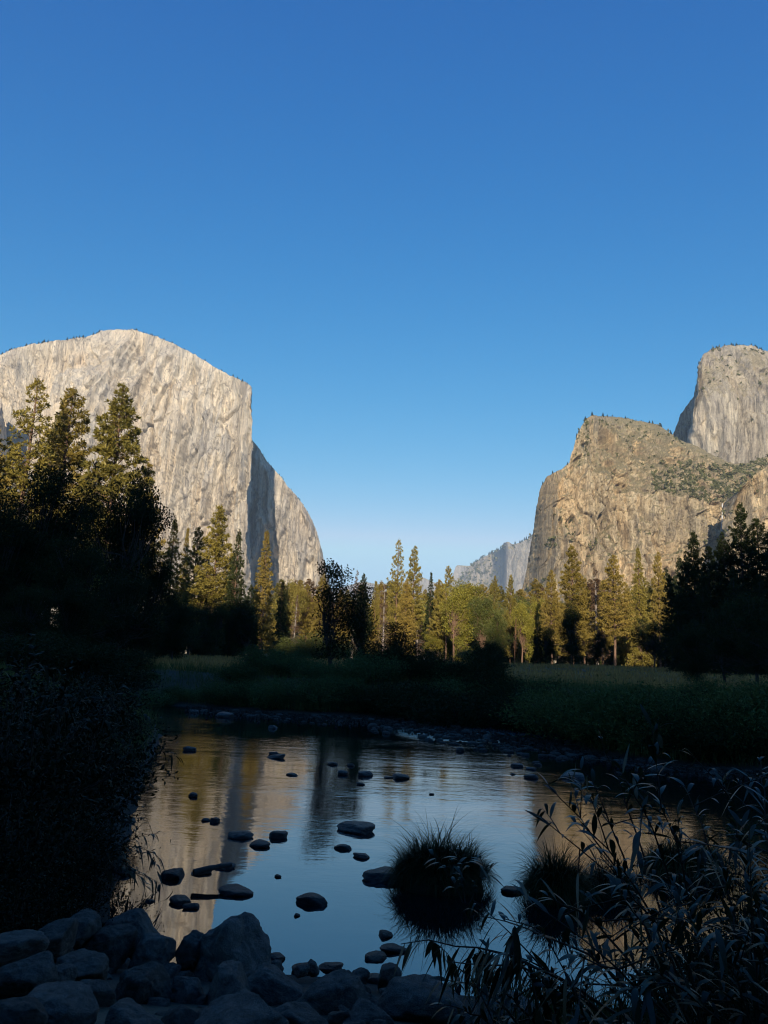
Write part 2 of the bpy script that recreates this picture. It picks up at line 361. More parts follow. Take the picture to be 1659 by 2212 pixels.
# wooded hill behind the viewpoint: the evening shadow over the foreground is its shadow
TS = math.tan(SUN_EL); HY = -620.0
hx = np.linspace(-2600, 2600, 700); prof = np.array([-1.0, -0.75, -0.45, -0.2, -0.06, 0.0, 0.05, 0.2, 0.5, 0.8, 1.0]) * 420
xt = hx - HY * math.tan(SUN_AZ)
Rr = 55 - 3 * sstep(-15, -35, xt) + 21 * sstep(42, 85, xt) + 30 * sstep(90, 300, xt) + 40 * sstep(-90, -400, xt) + 2.5 * fbm(hx / 14, 0 * hx, 0 * hx, 3) + 1.5 * noise3(hx / 4, 3 + 0 * hx, 0 * hx)
ridge_z = Rr - HY * TS
shape = np.array([0, 0.22, 0.55, 0.82, 0.97, 1.0, 0.97, 0.82, 0.5, 0.2, 0.0])
HV = np.stack([np.broadcast_to(hx, (11, 700)), np.broadcast_to((HY + prof)[:, None], (11, 700)), shape[:, None] * ridge_z[None, :]], -1)
HV[..., 2] += 6 * fbm(HV[..., 0] / 60, HV[..., 1] / 60, 0 * HV[..., 0], 3) * (np.abs(prof)[:, None] > 30) - 0.5
o = link('hill', mesh_from('hill', HV.reshape(-1, 3), grid_faces(11, 700), smooth=True, mats=[M['hillside']]))
tag(o, 'wooded hill behind the viewpoint that shades the river', 'hill', kind='structure')

# ------------------------------------------------------------------ cliffs
def relief(name, ctrl, nx, nz, mat, depth=None, disp=None, ybase=1475.0, back=(120.0, 700.0), jag=1.0, closed=True):
    """a rock massif: control columns (px, skyline py, distance); rows climb from the ground to the skyline and on over the back"""
    ctrl = np.array(ctrl, float); seg = np.hypot(np.diff(ctrl[:, 0]), np.diff(ctrl[:, 1]) * 0.3) + np.abs(np.diff(ctrl[:, 2])) * 0.05
    s = np.concatenate([[0], np.cumsum(seg)]); ss = np.linspace(0, s[-1], nx)
    px, yt, Y0 = [np.interp(ss, s, ctrl[:, k]) for k in range(3)]
    yt = yt + jag * (1.6 * fbm(px / 9, yt / 9, 0 * px, 4) + 0.8 * noise3(px / 2.3, 5 + 0 * px, 0 * px))
    t = np.linspace(0, 1, nz) ** 0.92
    PY = ybase + (yt[None, :] - ybase) * t[:, None]
    PX = px[None, :] + jag * (1.3 * fbm(PY / 14, 2 + 0 * PY, 0 * PY, 3) + 0.5 * noise3(PY / 3.5, 8 + 0 * PY, 0 * PY))
    T = np.broadcast_to(t[:, None], (nz, nx)); d = ray(PX, PY); EL = d[..., 2] / d[..., 1]
    Y = np.broadcast_to(Y0, (nz, nx)).copy()
    if depth is not None: Y = depth(PX, PY, T, EL, Y)
    V = CAM + d * (Y / d[..., 1])[..., None]
    if disp is not None:
        D = disp(V[..., 0], V[..., 1], V[..., 2], PX, PY)
        fade = 1 - 0.85 * sstep(0.93, 1.0, T)
        V = V + (D * fade)[..., None] * (np.array([0, -1.0, 0]) + 0.25 * d * np.array([1, 0, 0]))
    top = V[-1]
    rows = [V]
    for k, (by, bz) in enumerate(((0.25, 0.985), (1.0, 0.93))):
        r = top.copy(); r[:, 1] += back[0] * by; r[:, 0] *= r[:, 1] / top[:, 1]; r[:, 2] *= bz; rows.append(r[None])
    r = top.copy(); r[:, 1] += back[1]; r[:, 0] *= r[:, 1] / top[:, 1]; r[:, 2] = -10; rows.append(r[None])
    V = np.concatenate(rows, 0)
    o = link(name, mesh_from(name, V.reshape(-1, 3), grid_faces(V.shape[0], nx), smooth=False, mats=[mat]))
    return o, V

def cap_depth(PX, PY, T, EL, Y):
    dome = np.exp(-((PX - 250) / 110.0) ** 2)
    Y = Y + 260 * T ** 2.0 * sstep(560, 500, PX) * 0.55 + 300 * dome * sstep(0.72, 1.0, T) ** 2
    return Y
def plates(n, k, sharp=0.78):
    v = n * k; f = np.floor(v); return (f + sstep(sharp, 1.0, v - f)) / k
def cracks(X, Z, seed, n, x0, x1, z0, z1, len0, len1, wid, dep, tilt=0.10):
    g = np.random.default_rng(seed); out = 0 * X
    for k in range(n):                       # long joints that run mostly upright, wander and peter out
        xc, zc, L, t = g.uniform(x0, x1), g.uniform(z0, z1), g.uniform(len0, len1), g.normal() * tilt
        m = np.abs(Z - zc) < L * 1.2
        xm = xc + t * (Z[m] - zc) + 11 * noise3(Z[m] / 55, k + 0 * Z[m], seed + 0 * Z[m]) + 4 * noise3(Z[m] / 14, k + 0 * Z[m], 3 + 0 * Z[m])
        f = np.clip(1.15 - np.abs(Z[m] - zc) / L, 0, 1) ** 0.5
        dx = X[m] - xm; w = wid * g.uniform(0.7, 1.4)
        out[m] -= f * dep * g.uniform(0.5, 1.3) * np.exp(-(dx / w) ** 2) - f * 0.35 * dep * np.exp(-((dx + 3.2 * w) / (2 * w)) ** 2)
    return out
def cap_disp(X, Y, Z, PX, PY):
    wx = X + 14 * fbm(X / 60, Y / 60, Z / 160, 2) + 0.10 * Z * sstep(330, 120, PX); wz = Z + 30 * fbm(X / 90 + 9, Y / 90, Z / 120, 2)
    p = plates(fbm(wx / 80, Y / 300, wz / 560, 3), 3.6, 0.9) * 105 + plates(fbm(wx / 24 + 5, Y / 90, wz / 180 + 3, 3), 3.0, 0.88) * 34
    p = p + plates(fbm(wx / 34 + 50, Y / 90, wz / 46 + 3, 3), 3.0, 0.85) * 12 * (0.35 + 0.65 * sstep(420, 180, PX))
    # deep vertical flutes beside the prow
    p = p + 46 * np.maximum(0, ridged(X / 34, 0 * X, Z / 900, 1)) * sstep(470, 535, PX) * (PX < 545)
    if Z.max() > 700:
        p = p + cracks(X, Z, 3, 34, -1350, -480, 150, 850, 60, 260, 5.0, 30) + cracks(X, Z, 4, 26, -1400, -480, 200, 950, 25, 90, 4.0, 22, 0.9) + cracks(X, Z, 8, 12, -560, -300, 100, 600, 60, 200, 5.0, 26)
    return p + cap_disp0(X, Y, Z, PX, PY)
def cap_disp0(X, Y, Z, PX, PY):
    a = ridged(X / 95, Y / 400, Z / 520, 3) * 17 + ridged(X / 26, Y / 90, Z / 150, 3) * 7.5 + fbm(X / 9, Y / 30, Z / 26, 3) * 4.5
    return a * 0.8 + fbm(X / 260, Y / 500, Z / 260, 2) * 26
o, V_cap = relief('cliff', [(-170, 800, 3150), (-60, 782, 2980), (0, 765, 2900), (30, 757, 2870), (60, 742, 2840), (100, 737, 2810), (150, 730, 2780), (185, 727, 2765), (215, 715, 2750),
    (260, 711, 2730), (300, 715, 2710), (340, 728, 2690), (380, 745, 2670), (420, 765, 2655), (460, 790, 2640), (500, 812, 2625), (530, 825, 2612), (541, 834, 2605), (544, 838, 2600),
    (543, 860, 2625), (540, 945, 3060), (550, 956, 3080), (565, 976, 3080), (580, 1000, 3080), (600, 1022, 3080), (620, 1048, 3085), (640, 1070, 3090), (660, 1098, 3100), (675, 1125, 3110),
    (685, 1150, 3125), (692, 1175, 3140), (698, 1200, 3160), (704, 1228, 3190), (712, 1262, 3240), (724, 1320, 3300), (745, 1400, 3400)],
    620, 420, M['granite_pale'], cap_depth, cap_disp)
tag(o, 'huge pale granite cliff with a sharp prow, sunlit above the trees on the left', 'cliff', kind='structure')
o, _ = relief('cliff', [(-190, 830, 2700), (-60, 838, 2650), (-15, 846, 2600), (4, 862, 2590), (9, 905, 2600), (14, 930, 2620), (30, 985, 2660), (60, 1060, 2700)],
    120, 220, M['granite_pale'], lambda PX, PY, T, EL, Y: Y + 90 * T ** 2, cap_disp, back=(80.0, 260.0))
tag(o, 'pale granite buttress at the left edge of the photo, casting a dark notch', 'cliff', kind='structure')

BX = np.array([1127, 1280, 1358, 1414, 1488, 1532, 1577, 1700]); BY = np.array([1000, 1009, 1050, 1061, 1076, 1087, 1085, 1080])
def rock_depth(PX, PY, T, EL, Y):
    yb = np.interp(PX, BX, BY) + 5 * fbm(PX / 30, 0 * PX, 0 * PX, 2)
    el_b = ray(PX, yb)[..., 2] / ray(PX, yb)[..., 1]
    k = 1.25 * sstep(1240, 1330, PX) + 0.25
    Yc = Y + 60 * T
    over = PY < yb
    Ys = Yc * (1 - k * el_b) / (1 - k * EL)
    return np.where(over, Ys, Yc) + 130 * sstep(1215, 1127, PX)
def rock_disp(X, Y, Z, PX, PY):
    wx = X + 8 * fbm(X / 40, Y / 60, Z / 60, 2); wz = Z + 16 * fbm(X / 60 + 9, Y / 90, Z / 60, 2)
    p = plates(fbm(wx / 46, Y / 160, wz / 170, 3), 3.6, 0.9) * 62 + plates(fbm(wx / 15 + 5, Y / 60, wz / 50 + 3, 3), 3.0, 0.88) * 22
    p = p + 9 * fbm(X / 22, Y / 22, Z / 22, 4) + cracks(X, Z, 5, 24, 290, 720, 40, 300, 30, 120, 3.0, 20, 0.25) + cracks(X, Z, 6, 22, 290, 760, 60, 420, 12, 45, 2.5, 14, 1.2)
    return p + ridged(X / 70, Y / 160, Z / 170, 3) * 11 + ridged(X / 18, Y / 40, Z / 50, 3) * 5 + fbm(X / 6, Y / 9, Z / 9, 3) * 2.5 + fbm(X / 160, Y / 160, Z / 160, 2) * 22
o, V_rock = relief('cliff', [(1108, 1330, 1600), (1127, 1275, 1560), (1135, 1240, 1545), (1150, 1160, 1530), (1160, 1090, 1520), (1166, 1058, 1515), (1180, 1030, 1512), (1210, 1015, 1508), (1230, 1000, 1505),
    (1240, 962, 1503), (1250, 932, 1500), (1265, 905, 1500), (1280, 896, 1500), (1320, 899, 1502), (1370, 905, 1510), (1420, 916, 1520), (1440, 930, 1526), (1460, 945, 1535), (1500, 962, 1550),
    (1540, 985, 1580), (1580, 1002, 1610), (1615, 1000, 1640), (1660, 985, 1670), (1720, 970, 1700), (1800, 960, 1740)],
    560, 420, M['granite_brown'], rock_depth, rock_disp, jag=1.3)
tag(o, 'brown granite shoulder with a scrubby sloping top, right of the valley gap', 'cliff', kind='structure')
o, V_pin = relief('cliff', [(1440, 985, 2560), (1455, 938, 2560), (1465, 905, 2560), (1480, 880, 2560), (1500, 855, 2560), (1504, 850, 2550), (1503, 830, 2330), (1506, 812, 2310), (1510, 790, 2300), (1520, 765, 2295), (1540, 752, 2290), (1580, 745, 2290),
    (1620, 748, 2300), (1660, 758, 2310), (1720, 775, 2340), (1800, 800, 2400)],
    300, 330, M['granite_grey'], lambda PX, PY, T, EL, Y: Y + 140 * sstep(0.80, 1.0, T) ** 2 * (PX > 1508), lambda X, Y, Z, PX, PY: 0.7 * cap_disp(X, Y, Z, PX, PY), jag=1.3)
tag(o, 'tall grey granite tower rising behind the brown shoulder at the right edge', 'cliff', kind='structure')
o, V_right = relief('cliff', [(1584, 1150, 1440), (1587, 1108, 1405), (1590, 1086, 1395), (1598, 1072, 1390), (1602, 1058, 1388), (1620, 1036, 1385), (1640, 1018, 1380), (1660, 1004, 1375), (1720, 980, 1365), (1800, 960, 1355)],
    220, 260, M['granite_brown'], lambda PX, PY, T, EL, Y: Y + 50 * T ** 2, rock_disp, back=(90.0, 170.0))
tag(o, 'tan granite wall right of the thin waterfall, sunlit at the right edge', 'cliff', kind='structure')

def far_disp(X, Y, Z, PX, PY):
    return ridged(X / 200, Y / 300, Z / 500, 3) * 60 + ridged(X / 60, Y / 100, Z / 150, 3) * 22 + fbm(X / 25, Y / 40, Z / 40, 3) * 8
o, V_spire = relief('mountain', [(985, 1262, 8700), (1000, 1238, 8650), (1015, 1221, 8600), (1047, 1202, 8500), (1065, 1193, 8450), (1083, 1184, 8350), (1089, 1172, 8300), (1101, 1171, 8300), (1107, 1176, 8320), (1124, 1173, 8400), (1146, 1161, 8450), (1200, 1130, 8500)],
    200, 140, M['granite_far'], lambda PX, PY, T, EL, Y: Y + 900 * sstep(0.1, 1, T) * sstep(1098, 1060, PX), far_disp, back=(500, 1500))
tag(o, 'hazy far spire and wooded ridge in the gap of the valley', 'mountain', kind='structure')
o, _ = relief('mountain', [(972, 1262, 12400), (980, 1235, 12400), (984, 1225, 12400), (988, 1221, 12400), (1000, 1222, 12420), (1012, 1222, 12440), (1040, 1232, 12500), (1080, 1245, 12500), (1120, 1270, 12500)],
    90, 60, M['granite_far'], None, far_disp, back=(300, 900), jag=0.5)
tag(o, 'faint half dome summit just left of the far hazy ridge', 'mountain', kind='structure')
o, _ = relief('mountain', [(640, 1330, 13300), (720, 1275, 13200), (780, 1256, 13100), (820, 1262, 13100), (880, 1256, 13100), (915, 1248, 13100), (960, 1268, 13100), (1000, 1300, 13100)],
    110, 50, M['granite_far'], None, far_disp, back=(300, 900), jag=0.5)
tag(o, 'faint low far mountain seen between the tops of the central trees', 'mountain', kind='structure')

def pix2(P):
    d = P - CAM; f = d @ _f; return PW / 2 + F * (d @ RIGHT) / f, PH / 2 - F * (d @ UP) / f
# waterfall in the shaded alcove
n = 60; tt = np.linspace(0, 1, n); pw = 1561 - 4 * tt + 1.0 * fbm(tt * 5, 0 * tt, 0 * tt, 3); py = 1087 + 85 * tt
mb = MB()
wv = (1.0 + 1.2 * tt + 0.8 * fbm(tt * 14, 3 + 0 * tt, 0 * tt, 3))
_vx, _vy = pix2(V_rock[:-3]); wy_ = np.array([V_rock[:-3][..., 1][np.unravel_index(np.argmin((_vx - a_) ** 2 + (_vy - b2) ** 2), _vx.shape)] for a_, b2 in zip(pw, py)])
wy_ = np.minimum.reduce([np.roll(wy_, k) for k in range(-9, 10)]) - 9
c0 = at(pw - wv * 0.9, py, wy_); c1 = at(pw + wv * 0.9, py, wy_); c2 = at(pw, py, wy_ - 3)
V = np.stack([c0, c2, c1], 1).reshape(-1, 3)
mb.add(V, Q=np.concatenate([np.stack([np.arange(n - 1) * 3 + a, np.arange(n - 1) * 3 + a + 1, np.arange(1, n) * 3 + a + 1, np.arange(1, n) * 3 + a], -1) for a in (0, 1)]))
o = link('waterfall', mb.mesh('waterfall', [M['fall']], True))
tag(o, 'thin white waterfall dropping down the shaded rock alcove', 'waterfall', kind='structure')

# ------------------------------------------------------------------ plants: generators
def rand_unit(g, n):
    return unit(g.normal(size=(n, 3)))
def conifer(seed, H=30.0, base=0.2, R=4.0, dens=1.0, style='pine', sparse=0.0):
    g = np.random.default_rng(seed); wood = MB(); cr = MB()
    lean = g.normal(size=2) * 0.012 * H
    zt = np.linspace(0, H, 14); tz = zt / H
    axis_ = np.stack([lean[0] * tz ** 2 + 0.12 * np.sin(tz * 5 + seed), lean[1] * tz ** 2 + 0.12 * np.cos(tz * 4 + seed), zt], -1)
    r0 = 0.0125 * H
    wood.tube(axis_, r0 * (1 - tz) ** 0.8 + 0.03, 7)
    z = base * H
    while z < H * 0.985:
        t = (z / H - base) / (1 - base)
        if style == 'pine': rr = R * (1 - t) ** 0.72 * (0.55 + 0.45 * min(1, (t + 0.08) / 0.25))
        else: rr = R * (1 - t) ** 0.9 * (0.7 + 0.3 * min(1, (t + 0.05) / 0.12))
        nb = g.integers(4, 7) if style == 'pine' else g.integers(5, 8)
        ph = g.uniform(0, 6.28)
        c = np.array([np.interp(z, zt, axis_[:, 0]), np.interp(z, zt, axis_[:, 1]), z])
        for k in range(nb):
            if g.random() < sparse: continue
            a = ph + k * 6.283 / nb + g.normal() * 0.35
            L = max(0.35, rr * (g.uniform(0.45, 1.05) if g.random() < 0.8 else g.uniform(1.0, 1.35)) + 0.15)
            el = (g.uniform(-0.15, 0.25) + 0.75 * t ** 2) if style == 'pine' else (g.uniform(-0.35, 0.0) + 0.6 * t ** 3)
            dv = np.array([math.cos(a) * math.cos(el), math.sin(a) * math.cos(el), math.sin(el)])
            up = np.array([0, 0, 1.0])
            q = np.linspace(0, 1, 4)[:, None]
            pts = c + dv * L * q + up * (0.16 if style == 'pine' else -0.10) * L * q ** 2
            wood.tube(pts, np.array([0.014, 0.011, 0.007, 0.003]) * (L + 1.5), 3)
            if style == 'dead' and g.random() < 0.55: continue
            nt_ = max(3, int(L * (3.5 if style == 'pine' else 3.4) * dens))
            f = np.clip(0.28 + 0.75 * np.sqrt(g.random(nt_)), 0, 1.02)[:, None]
            f[0] = 1.0
            pos = c + dv * L * f + up * (0.16 if style == 'pine' else -0.10) * L * f ** 2
            sd = np.array([-math.sin(a), math.cos(a), 0])
            pos = pos + sd * (g.normal(size=(nt_, 1)) * 0.20 * L * (1.1 - 0.4 * f)) + up * g.normal(size=(nt_, 1)) * 0.10
            nl = 10 if style == 'pine' else 8
            P0 = np.repeat(pos, nl, 0)
            D = unit(dv * 0.55 + rand_unit(g, len(P0)) * 0.95 + np.array([0, 0, 0.25 if style == 'pine' else -0.05]))
            S = unit(np.cross(D, rand_unit(g, len(P0))))
            P0 = P0 + D * 0.05
            sc = 0.55 + 0.45 * min(1.0, L / 1.6)
            cr.leaves(P0, D, S, g.uniform(0.34, 0.66, len(P0)) * sc, g.uniform(0.11, 0.22, len(P0)) * sc)
        z += (0.56 if style == 'pine' else 0.40) * g.uniform(0.7, 1.4) * (H / 30) ** 0.5
    # leader
    P0 = np.repeat(axis_[-1:] - np.array([0, 0, 0.3]), 30, 0) + g.normal(size=(30, 3)) * np.array([0.1, 0.1, 0.35])
    D = unit(rand_unit(g, 30) + np.array([0, 0, 0.9])); cr.leaves(P0, D, unit(np.cross(D, rand_unit(g, 30))), 0.4, 0.09)
    return wood, cr, H
def broadleaf(seed, H=14.0, R=5.5, base=0.25, n=9000, leaf=0.26, clumps=70, upright=False):
    g = np.random.default_rng(seed); wood = MB(); cr = MB()
    top = np.array([g.normal() * 0.06 * H, g.normal() * 0.06 * H, 0.55 * H])
    q = np.linspace(0, 1, 6)[:, None]
    trunk = top * q * np.array([1, 1, 1]) + np.sin(q * 4 + seed) * np.array([0.02 * H, 0.015 * H, 0])
    wood.tube(trunk, 0.022 * H * (1 - 0.6 * q[:, 0]), 8)
    cc = np.array([0, 0, H * (base + (1 - base) * 0.5)]); rad = np.array([R, R, H * (1 - base) * 0.5])
    lobes = [cc + rad * unit(g.normal(size=3)) * g.uniform(0.4, 0.82) for _ in range(9)] + [cc + np.array([0, 0, rad[2] * 0.55]), cc]
    pts = []
    for k in range(clumps):
        lb = lobes[k % len(lobes)]; lr = rad * (g.uniform(0.28, 0.52) if not upright else np.array([0.4, 0.4, 0.55]))
        p = lb + lr * unit(g.normal(size=3)) * g.uniform(0.45, 1.0)
        p[2] = max(p[2], H * base * 0.7); pts.append(p)
    pts = np.array(pts); w = g.uniform(0.5, 1.5, clumps)
    for p in pts:
        k = g.uniform(0.35, 1.0); b0 = trunk[0] + (trunk[-1] - trunk[0]) * k
        m_ = b0 * 0.45 + p * 0.55 + np.array([0, 0, -0.04 * H]) + g.normal(size=3) * 0.02 * H
        pp = np.array([b0, b0 * 0.7 + m_ * 0.3 + g.normal(size=3) * 0.01 * H, m_, p])
        wood.tube(pp, np.array([0.008, 0.006, 0.004, 0.0015]) * H, 4)
    cnt = np.maximum(6, (n * w / w.sum()).astype(int))
    for p, c_, ww in zip(pts, cnt, w):
        cr_ = (0.045 + 0.04 * ww) * H
        P0 = p + rand_unit(g, c_) * (cr_ * np.cbrt(g.random(c_)))[:, None] * np.array([1.1, 1.1, 0.75])
        D = unit(rand_unit(g, c_) + np.array([0, 0, -0.25])); S = unit(np.cross(D, rand_unit(g, c_)))
        cr.leaves(P0, D, S, leaf * g.uniform(0.7, 1.3, c_), leaf * g.uniform(0.4, 0.7, c_))
    return wood, cr, H
def shrub(seed, H=2.0, R=1.6, n=3500, leaf=0.11, aspect=0.3, stems=16, upright=0.6):
    g = np.random.default_rng(seed); wood = MB(); cr = MB()
    per = n // (stems * 4)
    for k in range(stems):
        a = g.uniform(0, 6.28); sp = g.uniform(0.1, 1.0) ** 0.7
        tip = np.array([math.cos(a) * R * sp, math.sin(a) * R * sp, H * g.uniform(0.55, 1.05) * (1 - 0.35 * sp ** 2)])
        b0 = np.array([math.cos(a), math.sin(a), 0]) * R * 0.22 * sp
        q = np.linspace(0, 1, 5)[:, None]
        pts = b0 + (tip - b0) * q + np.array([0, 0, 1]) * H * 0.10 * np.sin(q * math.pi) + g.normal(size=(5, 3)) * 0.03 * H * q
        wood.tube(pts, 0.012 * H * (1 - 0.8 * q[:, 0]), 4)
        for j in range(4):
            f = g.uniform(0.25, 1.0, per)[:, None]; idx = f[:, 0] * 4; i0 = np.minimum(idx.astype(int), 3); fr = (idx - i0)[:, None]
            P0 = pts[i0] * (1 - fr) + pts[i0 + 1] * fr + g.normal(size=(per, 3)) * np.array([0.16, 0.16, 0.12]) * R
            P0[:, 2] = np.maximum(P0[:, 2], 0.02)
            D = unit(rand_unit(g, per) * 0.9 + (tip - b0) / np.linalg.norm(tip - b0) * upright); S = unit(np.cross(D, rand_unit(g, per)))
            cr.leaves(P0, D, S, leaf * g.uniform(0.6, 1.3, per), leaf * aspect * g.uniform(0.7, 1.3, per))
    return wood, cr, H

PROTO = {}
def proto(key, made):
    w, c, H = made
    PROTO[key] = (w.mesh(key + '_wood', [M['bark_pine']]), c.mesh(key + '_leaf', [M['pine_green']]), H)
for k in range(4): proto('pine%d' % k, conifer(20 + k, 32, (0.16, 0.28, 0.10, 0.22)[k], (5.8, 5.0, 5.6, 6.0)[k], (1.3, 1.2, 1.25, 1.0)[k]))
proto('pine_open', conifer(31, 34, 0.15, 5.6, 0.75, sparse=0.18))
for k in range(3): proto('fir%d' % k, conifer(40 + k, 30, (0.06, 0.12, 0.04)[k], (4.2, 3.6, 4.8)[k], 1.0, 'fir'))
for k in range(2): proto('dead%d' % k, conifer(50 + k, 28, 0.12, 2.8, 0.5, 'dead', 0.2))
for k in range(4): proto('oak%d' % k, broadleaf(60 + k, 16, (5.6, 4.6, 6.2, 4.8)[k], (0.05, 0.10, 0.03, 0.12)[k], 17000, 0.32, 120))
for k in range(3): proto('thicket%d' % k, broadleaf(65 + k, 15, (6.5, 7.5, 5.5)[k], 0.03, 24000, 0.26, 150))
for k in range(2): proto('alder%d' % k, broadleaf(70 + k, 8.5, (2.5, 2.3)[k], 0.10, 5200, 0.17, 62, True))
for k in range(4): proto('willow%d' % k, shrub(80 + k, 2.2, (1.9, 1.6, 2.2, 1.5)[k], 9000, 0.15, 0.24, 30))
proto('snag', conifer(59, 24, 0.3, 1.6, 0.2, 'dead', 0.55))

GROUPS = {}
def plant(name, key, pos, h, label, cat, leaf, bark='bark_pine', group=None, wide=1.0, rz=None, part_names=('trunk', 'crown')):
    w, c, H = PROTO[key]; s = h / H
    root = empty(name, tuple(pos), random.uniform(0, 6.28) if rz is None else rz, (s * wide, s * wide, s))
    tag(root, label, cat, group)
    for nm, me, mt in ((part_names[0], w, bark), (part_names[1], c, leaf)):
        ch = link(nm, me, root); ch.material_slots[0].link = 'OBJECT'; ch.material_slots[0].material = M[mt]
    return root
def stand(px, ytop, Y, min_h=1.0):
    """foot point on the ground at distance Y under the pixel column, and the height that brings the top to pixel row ytop"""
    top = at(px, ytop, Y); z = float(ground_z(top[0], Y)); return (top[0], Y, z - 0.1), max(min_h, top[2] - z + 0.1)
def tree(px, ytop, Y, key, leaf, label, group=None, wide=1.0, name='pine_tree', bark='bark_pine', cat='tree', **k):
    pos, h = stand(px, ytop, Y); return plant(name, key, pos, h, label, cat, leaf, bark, group, wide, **k)

# --- sunlit pines on the left, against the pale cliff
G1 = 'tall sunlit pines in front of the pale cliff'
tree(83, 822, 112, 'pine_open', 'pine_green', 'tall open pine with see-through branches, left of the golden pine', G1, 0.98)
tree(163, 836, 120, 'pine1', 'pine_gold', 'tall golden pine between the open pine and the dense green pine', G1, 0.96)
tree(135, 868, 128, 'pine0', 'pine_green', 'slightly shorter green pine half hidden behind the golden pine', G1, 0.62)
tree(272, 828, 114, 'pine0', 'pine_green', 'tall dense green pine, right of the three in front of the cliff', G1, 0.98)
tree(-6, 925, 108, 'pine3', 'pine_gold', 'gold lit pine cut off by the left edge of the photo', G1, 0.9)
tree(40, 965, 122, 'pine1', 'pine_green', 'shorter pine beside the gold one at the left edge', G1, 0.9)
tree(215, 1000, 135, 'pine2', 'pine_dull', 'short dull pine in the gap between the golden and the dense pine', G1, 0.9)
tree(325, 1003, 118, 'pine1', 'pine_gold', 'slim golden pine peeping out from behind the dark oak', G1, 0.75)
G2 = 'sunlit pines below the prow of the cliff'
tree(382, 1118, 140, 'fir0', 'pine_green', 'pale green pointed tree right of the dark oaks, lit on top', G2, 0.95)
tree(406, 1140, 160, 'fir1', 'pine_gold', 'thin spindly tree between two pale green ones', G2, 0.6)
tree(430, 1138, 155, 'pine1', 'pine_green', 'pale pine just left of the broad pine below the prow', G2, 0.85)
tree(478, 1094, 138, 'pine2', 'pine_green', 'broad dense pine below the prow, tallest of its cluster', G2, 1.05)
tree(503, 1195, 150, 'fir2', 'pine_gold', 'small orange gold tree at the right foot of the broad pine', G2, 0.8)
tree(520, 1144, 135, 'fir0', 'pine_dull', 'narrow dark green fir between the broad pine and the golden cedar', G2, 0.85)
tree(580, 1147, 165, 'fir1', 'pine_gold', 'narrow golden cedar lit to its foot under the shaded cliff face', G2, 1.0, 'cedar_tree')
tree(611, 1255, 185, 'fir0', 'pine_dull', 'dull blue green fir just right of the golden cedar', G2, 0.9)
tree(452, 1205, 150, 'fir2', 'pine_dull', 'dim fir in the shade left of the broad pine', G2, 0.9)

# --- dark oaks and understorey on the left bank
G3 = 'dark shaded oaks on the left'
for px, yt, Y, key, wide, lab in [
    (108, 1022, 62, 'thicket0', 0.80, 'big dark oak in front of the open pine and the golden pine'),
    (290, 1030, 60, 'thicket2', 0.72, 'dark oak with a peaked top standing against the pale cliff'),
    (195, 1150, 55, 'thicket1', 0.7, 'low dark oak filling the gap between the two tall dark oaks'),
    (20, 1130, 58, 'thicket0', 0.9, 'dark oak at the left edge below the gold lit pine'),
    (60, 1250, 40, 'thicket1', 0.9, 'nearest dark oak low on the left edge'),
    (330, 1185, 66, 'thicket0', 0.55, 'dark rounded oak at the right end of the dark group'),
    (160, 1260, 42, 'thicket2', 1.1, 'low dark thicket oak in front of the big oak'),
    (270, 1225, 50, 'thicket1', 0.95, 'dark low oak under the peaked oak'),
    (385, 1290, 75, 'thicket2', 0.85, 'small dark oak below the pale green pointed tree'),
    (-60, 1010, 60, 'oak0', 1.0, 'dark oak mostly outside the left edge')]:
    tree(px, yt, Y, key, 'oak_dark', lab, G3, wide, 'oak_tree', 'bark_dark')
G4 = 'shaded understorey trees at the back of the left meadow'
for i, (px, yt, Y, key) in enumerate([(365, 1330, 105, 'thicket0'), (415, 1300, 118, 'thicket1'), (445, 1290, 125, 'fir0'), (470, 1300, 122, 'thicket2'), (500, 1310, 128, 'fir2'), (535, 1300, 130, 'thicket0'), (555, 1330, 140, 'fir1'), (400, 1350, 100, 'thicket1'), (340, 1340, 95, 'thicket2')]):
    tree(px, yt, Y, key, 'pine_dull', 'dim understorey tree in the shade behind the left meadow', G4, 1.1, 'understorey_tree', 'bark_dark')

